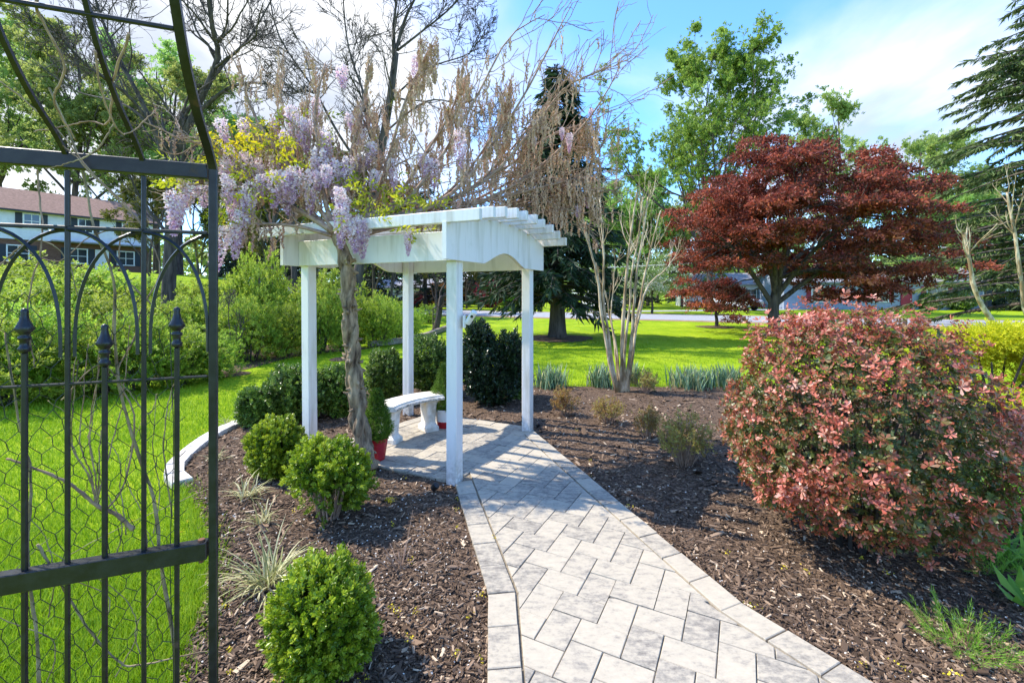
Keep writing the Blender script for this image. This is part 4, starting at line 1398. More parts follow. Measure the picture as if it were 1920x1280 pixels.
# ---- broadleaf trees in spring leaf -------------------------------------------------------
def leafy_tree(loc, label, hgt, wid, seed, mat, bark='bark_grey', name='broadleaf_tree', cat='tree', group=None, lv=(16, 7, 6), lsz=.17, lpt=8, bole=.18, r0=None, lean=0.0, up=.10, proto_n=7, spread=.85, trop=.06):
    T = Tree(seed); q_ = T.q
    t = thing(name, label, cat, loc, 0, group)
    r0 = r0 or hgt * .0135
    P, Rr = trunk([(0, 0, -.15), (lean * .2, 0, hgt * .3), (lean * .6 + q_.normal() * .02 * hgt, q_.normal() * .02 * hgt, hgt * .65), (lean, 0, hgt * .93)], r0, r0 * .12, 16, 1.4)
    T.put(P, Rr, 10)
    c1 = grow(P, Rr, lv[0], bole, .97, spread, .5, 10, .09, (0, 0, up), .6, q_, tip=.2, absl=None)
    # widen to the wanted crown
    lens = np.linalg.norm(c1[0][:, -1] - c1[0][:, 0], axis=1)
    zf = (c1[0][:, 0, 2] / hgt)
    want = wid / 2 * np.clip(1.45 * np.sqrt(np.clip(1 - (zf - .35) ** 2 * 2.0, .05, 1)) * (.45 + .55 * (1 - zf)), .25, 1.2) * q_.uniform(.75, 1.15, len(zf))
    c1 = (c1[0][:, :1] + (c1[0] - c1[0][:, :1]) * (want / np.maximum(lens, .1))[:, None, None], c1[1])
    T.put(c1[0], c1[1], 6)
    c2 = grow(*c1, lv[1], .25, 1.0, .7, .48, 7, .14, (0, 0, trop), .55, q_)
    c3 = grow(*c2, lv[2], .2, 1.0, .7, .5, 5, .16, (0, 0, trop), .6, q_)
    T.put(c2[0], np.maximum(c2[1], hgt * .0006), 4)
    T.put(c3[0], np.maximum(c3[1], hgt * .00035), 3)
    T.build_wood(t, bark)
    tw_ = c3[0]; n = len(tw_)
    ids = np.repeat(np.arange(n), lpt)
    x = q_.uniform(.15, 1, len(ids)) * (tw_.shape[1] - 1); i = np.minimum(x.astype(int), tw_.shape[1] - 2); f = (x - i)[:, None]
    p = tw_[ids, i] * (1 - f) + tw_[ids, i + 1] * f + q_.normal(size=(len(ids), 3)) * lsz * .8
    pr = sprig(proto_n, lsz * .8, lsz, lsz * .55, .6, 1.4, seed, .15, .5)
    g = MB()
    tn = np.clip(.5 + q_.normal(size=n)[ids] * .14 + q_.normal(size=len(ids)) * .16 + .25 * fnoise(p, 5.0 / wid), 0, 1)
    g.scatter(pr, p, rots(unit(q_.normal(size=p.shape) + np.array((0, 0, .5)))), q_.uniform(.6, 1.3, len(ids)), tn)
    g.build('crown', MAT[mat], t)
    return t


tul = np.array(((1330 - 960) * 40 / F, 40.0, 0))
leafy_tree(tul, 'tall light green broadleaf tree across the road, tallest against the sky', 21.6, 20.0, 231, 'tulip_leaf', 'bark_grey', lv=(26, 7, 6), lsz=.23, lpt=9, bole=.13, up=.10)
GRP1 = 'light green trees in the far woods'
w1 = leafy_tree((-64, 52, hill(-64, 52)), 'light green spring trees standing in the far woods', 22, 15, 232, 'wood_leaf', group=GRP1, lv=(15, 6, 6), lsz=.25, lpt=8)
w2 = leafy_tree((33, 66, 0), 'light green spring trees standing in the far woods', 16, 13, 233, 'wood_leaf', group=GRP1, lv=(15, 6, 6), lsz=.25, lpt=8)
GRP2 = 'dark evergreens in the far woods'
e1_ = conifer((-9, 47, 0), 'dark evergreens standing among the far trees', 14, 4.2, .8, 234, 'conifer', 'evergreen_tree', 30, 8, -.2, .6, .1, 36, .25, 'evergreen')
e1_['group'] = GRP2
o1 = leafy_tree((-10.5, 28, hill(-10.5, 28)), 'olive green small leaved tree behind the shrub border', 9.5, 8, 235, 'olive_leaf', 'bark_dark', group='olive green trees behind the shrubs', lv=(13, 6, 6), lsz=.13, lpt=9, bole=.1)
o1['label'] = 'olive green small leaved trees behind the shrub border'


def far_copies(src, spots, **kw):
    q_ = np.random.default_rng(int(abs(spots[0][0]) * 10) + len(spots))
    for (x, y, s_) in spots:
        dup(src, (x, y, float(hill(x, y)) - .1), q_.uniform(0, 6.283), (s_ * q_.uniform(.9, 1.1), s_ * q_.uniform(.9, 1.1), s_), **kw)


far_copies(w1, [(-56, 58, 1.5), (-47, 64, 1.45), (-70, 62, 1.6), (-40, 62, 1.1), (-58, 74, 1.7), (-22, 46, .75), (15, 54, .8), (41, 57, 1.2), (47, 52, .95), (11, 58, .78), (17, 66, .72), (25, 78, .8), (60, 62, .85), (58, 78, 1.0), (75, 70, 1.0)])
far_copies(w2, [(56, 56, .72), (-51, 60, 1.5), (10, 50, .62), (13, 56, .75), (18, 60, .95), (21, 56, .7), (45, 47, .75), (51, 54, .9), (26, 64, .95), (41, 66, .68), (46, 44, .6)])
far_copies(e1_, [(-12.5, 41, .8), (-6.6, 56, .85), (-3.5, 66, .75), (-16, 44, .9), (14.5, 52, .42), (-34, 58, 1.05), (-30, 62, 1.0), (-38, 68, 1.15), (20, 70, .7), (28, 74, .8), (55, 50, .8), (64, 60, 1.0), (-10, 72, .8), (-24, 52, .8), (17, 84, .8), (33, 90, .9), (-48, 82, 1.2)])
far_copies(o1, [(-13.5, 25, 1.0), (-24, 30, .72), (-19, 34, .8), (-8.2, 31, .9), (-16.5, 33, 1.1), (-6.4, 38, .85), (-11, 36, 1.0), (-18, 26, .8), (-5.0, 50, .8), (-3.4, 46, .62)])
# ---- far low woods that close the horizon -------------------------------------------------
q_ = np.random.default_rng(241)
n = 8000
ang_ = q_.uniform(-1.05, 1.05, n); rad_ = q_.uniform(96, 125, n)
P = np.stack([rad_ * np.sin(ang_) * 1.05, rad_ * np.cos(ang_) + 5, 0 * ang_], 1)
top = 9 + 3.0 * fnoise(np.c_[P[:, 0], np.zeros(n), np.zeros(n)], .25) + 2.0 * fnoise(np.c_[P[:, 0], np.zeros(n), np.zeros(n)], .9)
P[:, 2] = hill(P[:, 0], P[:, 1]) + top * np.sqrt(q_.random(n)) - .3
pr = sprig(4, .7, 1.0, .7, .6, 1.4, 19)
g = MB(); g.scatter(pr, P, rots(rdir(n)), q_.uniform(.8, 1.5, n), np.clip(q_.normal(size=n) * .15 + .35 + .3 * fnoise(P, .25), 0, 1))
tag(g.build('far_woods', MAT['wood_leaf']), 'low far woods closing the horizon beyond the houses', 'woods', kind='stuff')

# ---- shrub border along the left of the lawn ------------------------------------------------
hb = []
for i, (zz_, rr) in enumerate(((.9, .95), (.9, .95), (.9, .95))):
    nm = ('feathery', 'dense', 'open')[i]
    t = shrub('border_shrub', 'x', 'shrub', (0, 0, -50), 1.0, .95, 'hedge', 1500, hedge_sprig, (1.05, 1.2, .95)[i], 251 + i, zc=1.0, lump=.62, lscale=(2.6, 3.2, 4.0)[i], group='green shrubs in the border left of the lawn', up=.9, stems=18, stem_mat='bark_grey', zmin=.08)
    hb.append(t)
spots = [  # u, base v, width px, top v
    (-40, 770, 190, 610), (45, 752, 170, 590), (150, 745, 150, 615), (232, 738, 130, 605), (310, 728, 120, 620), (372, 716, 110, 625),
    (-10, 700, 210, 545), (95, 690, 200, 550), (200, 690, 170, 560), (300, 684, 150, 575), (372, 680, 130, 570),
    (455, 682, 110, 560), (520, 672, 100, 580), (470, 640, 100, 490), (590, 664, 90, 560), (640, 655, 90, 548), (610, 630, 120, 520), (705, 650, 84, 560), (742, 640, 70, 575), (690, 628, 90, 560), (766, 628, 60, 580), (800, 607, 40, 575),
    (70, 640, 200, 515), (180, 635, 190, 520), (280, 630, 150, 545), (390, 630, 120, 540), (545, 622, 110, 535)]
border_labels = [
    'front row border shrub at the far left behind the arch',
    'front row border shrub behind the leftmost spear tip',
    'front row border shrub behind the lower middle spear tip',
    'front row border shrub between the middle and right spear tips',
    'front row border shrub behind the right spear tip',
    'small front row border shrub beside the thick arch post',
    'second row border shrub leftmost, below the white house',
    'second row border shrub below the left house windows',
    'second row border shrub below the middle of the house',
    'second row border shrub in front of the thick bare trunk',
    'second row border shrub between thick bare trunk and arch post',
    'bright border shrub just right of the arch post',
    'low border shrub left of the left pergola post',
    'tall light green border shrub rising right of the arch post',
    'border shrub just behind the left pergola post',
    'border shrub seen right behind the twisted wisteria trunk',
    'tall border shrub behind the left pergola post and trunk',
    'border shrub between the twisted trunk and the back post',
    'border shrub right beside the back pergola post',
    'rear border shrub left of the back pergola post',
    'loose border shrub just right of the back pergola post',
    'smallest border shrub, by the little curved tree',
    'rear border shrub close below the white house, leftmost',
    'rear border shrub below the house door',
    'rear border shrub left of the thick bare trunk, behind others',
    'rear border shrub behind the arch post',
    'rear border shrub by the slim bare trunk']
for i, (u_, vb, wd, vt) in enumerate(spots):
    p = G(u_, vb); z_ = float(hill(p[0], p[1])); dd = p[1]
    hh = (vb - vt) * dd / F - z_ * .5
    src = hb[i % 3]
    tgt = src if i < 3 else dup(src, (0, 0, 0))
    tgt.location = (p[0], p[1] + .3, z_ - .03); tgt.rotation_euler = (0, 0, i * 1.7)
    sx_ = wd * dd / F / 2
    tgt.scale = (sx_, sx_, hh / 1.95)
    tgt['label'] = border_labels[i]
# earth strip under the border

el = smooth_line([G(-160, 770)[:2], G(0, 742)[:2], G(250, 716)[:2], G(440, 697)[:2], G(560, 668)[:2], G(700, 653)[:2]], 60)
g = MB()
V = np.stack([np.c_[el, np.full(60, .008)], np.c_[el + np.array((-1.6, .55)), np.full(60, .05)], np.c_[el + np.array((-4.5, 1.6)), np.full(60, .06)]], 1)
V[..., 2] += hill(V[..., 0], V[..., 1])
i, j = np.meshgrid(np.arange(59), np.arange(2), indexing='ij'); qd = (i * 3 + j).ravel()
g.add(V.reshape(-1, 3), np.stack([qd, qd + 1, qd + 4, qd + 3], 1)[:, ::-1])
tag(g.build('border_earth', MAT['mulch'], smooth=True), 'dark earth strip under the shrub border', 'earth', kind='structure')

# ---- shrubs and small trees across the road -----------------------------------------------------
sm_sp = sprig(7, .16, .12, .07, .6, 1.3, 15)
for (x, y, rx, rz, mt, sd_, lab) in ((-2.6, 53, 1.7, 1.6, 'azalea', 261, 'purple red azalea across the road behind the front post'), (-8.2, 55, 2.2, 1.4, 'orange_leaf', 262, 'orange bronze shrub by the dark red brick house'), (-10.5, 50, 1.3, .7, 'azalea', 263, 'low red flowering shrub left of the orange one'),
                                     (1.6, 50, 1.2, 1.2, 'azalea', 264, 'red shrub partly behind the spruce across the road'), (44.0, 44.5, 1.0, .75, 'shrub_dark', 265, 'dark shrub below the red shuttered window of the blue house'), (41.2, 45.0, .6, .7, 'shrub_dark', 266, 'small dark shrub at the middle of the blue house wall'), (49, 43, 2.0, .6, 'conifer', 267, 'low spreading juniper by the lattice porch'), (-.6, 58, 1.4, 1.0, 'fresh_green', 268, 'bright green shrub on the far lawn')):
    shrub('garden_shrub', lab, 'shrub', (x, y, 0), rx, rz, mt, 900, sm_sp, 1.4, sd_, zc=rz, stems=6)
q_ = np.random.default_rng(271)
pads = [(q_.normal() * 1.7, q_.normal() * 1.5, q_.uniform(1.7, 4.6)) for _ in range(40)]
pad_tree('dogwood_tree', 'dogwood with cream flowers across the road by the driveway', 'dogwood', (11.6, 37.6, 0), [(0, 0, -.1), (.05, 0, .6), (0, 0, 1.2), (.1, 0, 1.9)], .1, pads, .75, .3, 80, maple_pr, 1.1, 'dogwood', 'bark_dark', 272, 5, .012, tone=.55)

# ---- bare crape myrtles -----------------------------------------------------------------------
def myrtle(loc, label, dd, stems, seed, ks=(5, 4), depth=.22):
    T = Tree(seed); q_ = T.q
    t = thing('multi_stem_tree', label, 'bare tree', loc)
    all_P, all_R = [], []
    for pts, r0, r1 in stems:
        off = q_.normal() * depth
        P = np.array([at(u_, v_, dd + off * min(1, k / 3.0)) - loc for k, (u_, v_) in enumerate(pts)])
        P[0, 2] = min(P[0, 2], -.02)
        P = smooth_line(P, 20) + q_.normal(size=(20, 3)) * .004
        Rr = np.linspace(r0, r1, 20) * (1 + .10 * np.sin(np.arange(20) * 1.9 + q_.uniform(0, 6)))
        Rr = Rr * .86
        g = MB(); g.tubes(P[None], Rr[None], 9); g.build('stem', MAT['bark_myrtle'], t, smooth=True)
        all_P.append(P); all_R.append(Rr)
    AP, AR = np.array(all_P), np.array(all_R)
    c1 = grow(AP, AR, ks[0], .6, 1.0, .45, .26, 8, .09, (0, 0, .12), .5, q_, tip=.4)
    c2 = grow(*c1, ks[1], .3, 1.0, .5, .5, 6, .12, (0, 0, .08), .6, q_, tip=.4)
    g = MB(); g.tubes(c1[0], np.maximum(c1[1], .004), 5, cap=False); g.tubes(c2[0], np.maximum(c2[1], .0026), 4, cap=False)
    g.build('twigs', MAT['bark_myrtle'], t, smooth=True)
    return t


cm = G(1166, 737)
myrtle(cm, 'pale bare multi stemmed tree in the mulch at the lawn edge', cm[1], [
    ([(1158, 738), (1143, 680), (1134, 620), (1126, 572), (1120, 520), (1108, 470), (1098, 430), (1090, 395)], .040, .012),
    ([(1160, 738), (1146, 670), (1137, 600), (1131, 560), (1132, 490), (1129, 430), (1125, 370)], .036, .012),
    ([(1164, 738), (1156, 680), (1151, 630), (1144, 596), (1138, 560), (1128, 530), (1122, 515)], .028, .010),
    ([(1164, 738), (1157, 660), (1146, 598), (1150, 540), (1153, 490)], .02, .007),
    ([(1167, 738), (1166, 660), (1170, 580), (1176, 500), (1186, 420), (1194, 360)], .046, .013),
    ([(1170, 738), (1172, 650), (1182, 560), (1183, 520), (1198, 440), (1205, 370)], .028, .011),
    ([(1172, 738), (1182, 660), (1188, 590), (1193, 520), (1204, 450), (1216, 370)], .040, .012),
    ([(1176, 738), (1186, 650), (1196, 590), (1208, 520), (1222, 460), (1238, 395)], .034, .011),
    ([(1177, 738), (1190, 640), (1206, 560), (1222, 528), (1248, 505), (1266, 480)], .028, .009)], 281)
cm2 = np.array((10.7, 9.0, 0))
cm2 = at(1985, 700, 9.2); cm2[2] = 0
myrtle(cm2, 'pale leaning bare trunks at the right edge behind the golden shrub', 9.2, [
    ([(1975, 705), (1930, 670), (1885, 628), (1850, 585), (1828, 545), (1820, 500), (1812, 462), (1806, 440)], .075, .025),
    ([(1985, 705), (1960, 640), (1925, 590), (1914, 520), (1904, 450), (1895, 400), (1888, 360)], .06, .02)], 282, (6, 4), .1)

# ---- wisteria on the pergola --------------------------------------------------------------------
q_ = np.random.default_rng(291)
WL = G(689, 886); wd_ = WL[1] - .02
wis = thing('wisteria', 'old wisteria with a twisted trunk, lilac flowers and brown seed tassels over the pergola', 'wisteria', WL)
wr = lambda u_, v_, dd=wd_: at(u_, v_, dd) - WL
core = smooth_line([wr(694, 880), wr(684, 845), wr(672, 790), wr(668, 740), wr(664, 690), wr(660, 640), wr(654, 580), wr(652, 530), wr(648, 490), wr(636, 450, wd_ + .02), wr(628, 425, wd_ + .06)], 60)
g = MB()
s_ = np.linspace(0, 1, 60)
for k, (amp, r0, ph, tw2) in enumerate(((.014, .060, 0, 15), (.052, .038, 2.1, 15), (.055, .033, 4.2, 15))):
    a = s_ * tw2 + ph
    P = core + np.stack([np.cos(a), np.sin(a), 0 * a], 1) * amp * np.clip(1.15 - s_ * .55, .4, 1.15)[:, None]
    g.tubes(P[None], (r0 * (1.12 - .35 * s_) * (1 + .16 * np.sin(s_ * 71 + k) + .1 * q_.normal(size=60)))[None], 12)
tr_ = g.build('trunk', MAT['bark_wisteria'], wis, smooth=True)
g = MB()                                            # knots and stubs
for k in range(46):
    i = q_.integers(3, 48); a = q_.uniform(0, 6.283)
    o_ = np.array((math.cos(a), math.sin(a), q_.uniform(-.2, .5)))
    P = np.array([core[i] + o_ * .05, core[i] + o_ * .08, core[i] + o_ * q_.uniform(.09, .125) + np.array((0, 0, q_.uniform(-.02, .02)))])
    g.tubes(P[None], np.array([[.034, .024, .006]]) * q_.uniform(.4, .9), 6)
tag(g.build('knots', MAT['bark_wisteria'], tr_, smooth=True), kind='stuff')
# limbs: (u, v, depth) in the real place above the pergola roof
limbs = []
lim = lambda pts, r0, r1: limbs.append((smooth_line([wr(*p) for p in pts], 18), np.linspace(r0, r1, 18)))
D0 = wd_
lim([(632, 440, D0), (690, 408, D0 + .1), (760, 405, D0 + .25), (830, 375, D0 + .45), (880, 330, D0 + .6), (930, 260, D0 + .7), (985, 175, D0 + .75), (1040, 70, D0 + .7), (1074, 5, D0 + .6)], .034, .004)
lim([(640, 440, D0), (700, 400, D0 + .15), (755, 385, D0 + .3), (800, 330, D0 + .4), (850, 260, D0 + .5), (900, 170, D0 + .6), (955, 70, D0 + .6), (1022, 28, D0 + .55)], .03, .004)
lim([(650, 445, D0), (740, 405, D0 + .3), (840, 385, D0 + .6), (940, 370, D0 + .9), (1040, 345, D0 + 1.0), (1120, 330, D0 + 1.0)], .034, .006)
lim([(650, 440, D0), (760, 410, D0 + .4), (900, 380, D0 + .8), (990, 330, D0 + 1.0), (1060, 270, D0 + 1.1), (1110, 215, D0 + 1.1), (1150, 150, D0 + 1.0), (1168, 105, D0 + .9)], .03, .003)
lim([(820, 385, D0 + .5), (920, 330, D0 + .7), (1000, 240, D0 + .8), (1060, 165, D0 + .8), (1130, 130, D0 + .7), (1165, 90, D0 + .6)], .02, .003)
lim([(636, 440, D0), (640, 380, D0 + .1), (655, 300, D0 + .2), (680, 200, D0 + .3), (690, 120, D0 + .35)], .028, .008)
lim([(632, 440, D0), (610, 380, D0 + .1), (600, 300, D0 + .15), (590, 210, D0 + .3), (610, 120, D0 + .4)], .026, .007)
lim([(640, 440, D0), (700, 380, D0 + .3), (730, 290, D0 + .4), (760, 190, D0 + .4), (800, 100, D0 + .45)], .028, .006)
lim([(650, 440, D0), (730, 390, D0 + .4), (790, 300, D0 + .6), (850, 200, D0 + .7), (870, 110, D0 + .7)], .026, .006)
lim([(625, 435, D0), (570, 400, D0 + .1), (500, 370, D0 + .1), (430, 350, D0 - .05), (360, 345, D0 - .2), (310, 365, D0 - .25)], .028, .006)
lim([(625, 435, D0), (560, 380, D0 + .2), (480, 330, D0 + .2), (420, 290, D0 + .1), (350, 260, D0), (330, 230, D0)], .026, .006)
lim([(625, 430, D0), (570, 350, D0 + .2), (510, 270, D0 + .3), (470, 200, D0 + .35), (450, 120, D0 + .35)], .024, .005)
lim([(622, 442, D0), (560, 425, D0 + .05), (500, 420, D0 - .05), (450, 425, D0 - .1), (420, 440, D0 - .1)], .02, .006)
lim([(660, 445, D0), (780, 415, D0 + .5), (900, 395, D0 + 1.0), (1000, 400, D0 + 1.2), (1090, 385, D0 + 1.2), (1120, 400, D0 + 1.2)], .028, .006)
lim([(700, 430, D0 + .3), (820, 385, D0 + 1.0), (940, 320, D0 + 1.3), (1040, 250, D0 + 1.4), (1115, 230, D0 + 1.4)], .024, .006)
lim([(760, 410, D0 + .5), (860, 370, D0 + .8), (950, 290, D0 + 1.1), (1020, 200, D0 + 1.2), (1060, 150, D0 + 1.2)], .02, .005)
lim([(840, 400, D0 + .9), (940, 350, D0 + 1.2), (1030, 300, D0 + 1.3), (1090, 260, D0 + 1.3)], .018, .005)
lim([(900, 395, D0 + 1.0), (1000, 370, D0 + 1.2), (1070, 340, D0 + 1.2), (1125, 280, D0 + 1.1), (1140, 215, D0 + 1.0)], .018, .004)
lim([(800, 395, D0 + .6), (870, 330, D0 + .8), (930, 240, D0 + .9), (960, 150, D0 + .9)], .018, .004)
lim([(870, 400, D0 + .9), (960, 385, D0 + 1.1), (1050, 365, D0 + 1.1), (1130, 350, D0 + 1.0)], .016, .004)
lim([(640, 440, D0), (600, 330, D0 + .4), (540, 230, D0 + .6), (520, 130, D0 + .7)], .022, .005)
LP = np.array([p for p, _ in limbs]); LR = np.array([r_ for _, r_ in limbs])
g = MB(); g.tubes(LP, LR, 7); g.build('limbs', MAT['twig_brown'], wis, smooth=True)
c1 = grow(LP, LR, 15, .18, .97, .6, .27, 9, .15, (.03, 0, .03), .5, q_, tip=.3)
c2 = grow(*c1, 4, .15, 1.0, .65, .6, 7, .2, (.02, 0, .0), .6, q_, tip=.4)
lowp = lambda c: c[0][..., 2].min(1) + WL[2] > 2.12
m1 = lowp(c1); c1 = (c1[0][m1], c1[1][m1]); m2 = lowp(c2); c2 = (c2[0][m2], c2[1][m2])
g = MB(); g.tubes(c1[0], np.maximum(c1[1], .0042), 5, cap=False); g.tubes(c2[0], np.maximum(c2[1], .0027), 4, cap=False)
g.build('twigs', MAT['twig_brown'], wis, smooth=True)


def on(c, n, lo=.1, hi=1.0):
    i0 = q_.integers(0, len(c[0]), n); x = q_.uniform(lo, hi, n) * (c[0].shape[1] - 1)
    i = np.minimum(x.astype(int), c[0].shape[1] - 2); f = (x - i)[:, None]
    return c[0][i0, i] * (1 - f) + c[0][i0, i + 1] * f


def uv(P):
    Q = P + WL
    return 960 + F * Q[:, 0] / Q[:, 1], HZ + F * (H - Q[:, 2]) / Q[:, 1]


# dried seed tassels
def tassel_mesh(seed, L_=.16, nb=22, wd=.014):
    qq = np.random.default_rng(seed)
    g = MB()
    bendx = qq.normal() * .06
    zz_ = -np.linspace(0, L_, 4)
    g.tubes(np.stack([bendx * (zz_ / L_) ** 2 * L_, 0 * zz_, zz_], 1)[None], np.linspace(.0016, .0008, 4)[None], 3, .4, cap=False)
    oct_ = (np.array([(1, 0, .6), (-.5, .87, .6), (-.5, -.87, .6), (0, 0, -2.1)], float), np.array([(0, 1, 2), (1, 0, 3), (2, 1, 3), (0, 2, 3)]), np.full(4, .5))
    f = np.sqrt(np.linspace(0.02, 1, nb)); a = qq.uniform(0, 6.283, nb)
    rr = wd * (1 - .65 * f) * qq.uniform(.4, 1.1, nb)
    P = np.stack([rr * np.cos(a) + bendx * f ** 2 * L_, rr * np.sin(a), -L_ * f], 1)
    g.scatter(oct_, P, rots(unit(np.stack([np.cos(a) * .4, np.sin(a) * .4, np.full(nb, 1.0)], 1))), np.interp(f, [0, 1], [.0115, .0065]) * qq.uniform(.7, 1.25, nb) * 1.0, qq.random(nb))
    return g


tm = [tassel_mesh(300 + i, (.13, .19, .25, .15, .10)[i], 22, .021) for i in range(5)]
tmesh = [b_.mesh('seed_tassel', MAT['seed_tassel']) for b_ in tm]
pts = np.vstack([on((LP, LR), 800, .35, .97), on(c1, 2100), on(c2, 1500)])
uu, vv = uv(pts)
wgt = np.clip((uu - 380) / 420, .08, 1) * np.where(vv < 60, .35, 1) * np.where((uu > 960) & (vv < 190), .18, 1) * np.where(uu > 1125, .1, 1)
wgt = wgt * np.where(uu > 880, .62, 1)
pts = pts[(q_.random(len(pts)) < wgt)]
uu, vv = uv(pts)
pts = pts[(vv < 395) | (q_.random(len(pts)) < .35)]
Q = pts + WL
vis = np.argsort(Q[:, 1])
big = set(vis[:290].tolist())
rest = MB()
for i, p in enumerate(pts):
    k = int(q_.integers(0, 5)); s2 = q_.uniform(.75, 1.35); a = q_.uniform(0, 6.283)
    if i in big:
        o = link('seed_tassel', tmesh[k], wis, tuple(p)); o.scale = (s2,) * 3; o.rotation_euler = (q_.normal() * .12, q_.normal() * .12, a)
    else:
        V = np.vstack(tm[k].V) * s2; c_, s3 = math.cos(a), math.sin(a)
        V = np.c_[V[:, 0] * c_ - V[:, 1] * s3, V[:, 0] * s3 + V[:, 1] * c_, V[:, 2]] + p
        n0 = rest.n
        rest.V.append(V); rest.R.append(np.concatenate(tm[k].R)); rest.n += len(V)
        for f, m_ in tm[k].Fc: rest.Fc.append((f + n0, 0))
tag(rest.build('seed_tassels', MAT['seed_tassel'], wis), kind='stuff')


# lilac flower racemes
def raceme_mesh(seed, L_=.26, nf=120, wd=.045):
    qq = np.random.default_rng(seed)
    g = MB()
    zz_ = -np.linspace(-.03, L_, 7)
    g.tubes(np.stack([0 * zz_, 0 * zz_, zz_], 1)[None], np.linspace(.002, .001, 7)[None], 3, .2)
    pet = join([turn(leaf(1.0, .9, fold=.25, wid=.55, r=.85), .5, 0), turn(leaf(.95, .8, fold=.2, wid=.55, r=.7), 1.15, 2.4), turn(leaf(.8, .7, fold=.2, wid=.5, r=.25), 1.3, 4.2)])
    f = np.linspace(0.0, 1, nf); a = np.arange(nf) * 2.4 + qq.normal(size=nf) * .3
    rr = wd * np.interp(f, [0, .12, .55, .85, 1], [.55, 1, .85, .5, .2]) * qq.uniform(.7, 1.15, nf)
    P = np.stack([rr * np.cos(a), rr * np.sin(a), -L_ * f], 1)
    d_ = unit(np.stack([np.cos(a), np.sin(a), qq.uniform(-.6, .3, nf)], 1) + qq.normal(size=(nf, 3)) * .25)
    g.scatter(pet, P, rots(d_), .035 * np.interp(f, [0, .2, 1], [1, 1.05, .6]) * qq.uniform(.8, 1.2, nf), np.clip(1 - f * .75 + qq.normal(size=nf) * .2, 0, 1))
    return g.mesh('flower_raceme', MAT['wisteria_flower'])


rmesh = [raceme_mesh(320 + i, (.27, .36, .44, .22)[i], (80, 105, 130, 60)[i], (.058, .062, .062, .048)[i]) for i in range(4)]
hand = [(318, 360, D0 - .25), (332, 372, D0 - .24), (345, 352, D0 - .2), (362, 346, D0 - .18), (380, 345, D0 - .1), (428, 330, D0 - .05), (432, 350, D0), (445, 350, D0 + .02), (460, 355, D0 + .03), (455, 398, D0 - .08), (470, 345, D0), (492, 352, D0), (505, 350, D0 + .05), (518, 345, D0), (530, 350, D0 + .04), (545, 346, D0), (556, 338, D0 + .03), (565, 352, D0), (585, 345, D0 - .02), (600, 348, D0 + .02), (612, 335, D0 - .05),
        (636, 352, D0 - .22), (641, 385, D0 - .24), (648, 372, D0 - .2), (672, 408, D0 - .2), (660, 405, D0 - .22), (682, 415, D0 - .17), (668, 425, D0 - .23), (424, 300, D0 + .1), (430, 275, D0 + .1), (515, 300, D0 + .2), (490, 310, D0 + .15), (600, 280, D0 + .1), (590, 320, D0 + .1), (622, 300, D0 + .12), (615, 250, D0 + .2), (560, 230, D0 + .2), (576, 225, D0 + .25), (545, 200, D0 + .2), (640, 320, D0 + .15), (705, 320, D0 + .2), (700, 270, D0 + .3), (735, 300, D0 + .3), (790, 290, D0 + .4), (802, 296, D0 + .4), (815, 300, D0 + .4), (860, 245, D0 + .5), (640, 125, D0 + .35), (782, 105, D0 + .5), (765, 428, D0 - .3), (768, 440, D0 - .31), (1002, 258, D0 + .8), (1085, 385, D0 + 1.1), (1053, 240, D0 + 1.0), (1068, 250, D0 + 1.0), (1108, 205, D0 + 1.1), (1100, 370, D0 + 1.1), (442, 420, D0 - .1), (416, 425, D0 - .1), (655, 215, D0 + .2), (675, 240, D0 + .3)]
for i, hnd in enumerate(hand):
    if 475 < hnd[0] < 625 and hnd[1] > 310: hnd = (hnd[0], hnd[1] - 24, hnd[2])
    p = wr(*hnd)
    o = link('flower_raceme', rmesh[i % 4], wis, tuple(p)); o.rotation_euler = (q_.normal() * .1, q_.normal() * .1, q_.uniform(0, 6.283)); s2 = q_.uniform(.68, 1.0) * (.55 if hnd[0] > 980 or hnd[0] in (765, 768) else 1.0); o.scale = (s2, s2, s2)
pts = on(c2, 700); uu, vv = uv(pts)
sel = np.where((uu > 400) & (uu < 720) & (vv > 170) & (vv < 350))[0][:14]
for i in sel:
    o = link('flower_raceme', rmesh[int(q_.integers(0, 4))], wis, tuple(pts[i])); s2 = q_.uniform(.5, .85); o.scale = (s2,) * 3; o.rotation_euler = (q_.normal() * .15, q_.normal() * .15, q_.uniform(0, 6.283))
# new leaves
wl = sprig(11, .17, .065, .024, .9, 1.25, 14, .15, .45)
g = MB()
cl_ = [((425, 262), 50, 16, .9, D0 + .05), ((470, 265), 60, 18, 1.0, D0), ((540, 275), 50, 14, .7, D0 + .1), ((500, 300), 60, 14, .6, D0 + .1), ((690, 395), 50, 18, .45, D0 - .15), ((745, 375), 55, 18, .55, D0 - .05), ((720, 355), 60, 14, .4, D0 + .1), ((800, 370), 50, 12, .45, D0 + .2), ((655, 330), 50, 16, .3, D0 + .1), ((600, 260), 60, 14, .25, D0 + .2), ((540, 220), 70, 12, .3, D0 + .3), ((430, 400), 40, 16, .5, D0 - .05), ((330, 330), 40, 14, .4, D0 - .2), ((480, 340), 90, 26, .35, D0), ((775, 430), 24, 8, .5, D0 - .3), ((400, 300), 30, 8, .95, D0 - .05)]
for (cu, cv), sp_, n, tn, dd in cl_:
    P = np.array([wr(cu + q_.normal() * sp_ * .6, cv + q_.normal() * sp_ * .28, dd + q_.normal() * .12) for _ in range(n)])
    dr = unit(np.stack([q_.normal(size=n), q_.normal(size=n) * .6, q_.normal(size=n) * .3 - .25], 1))
    g.scatter(wl, P, rots(dr), q_.uniform(.55, 1.0, n), np.clip(tn + q_.normal(size=n) * .15, 0, 1))
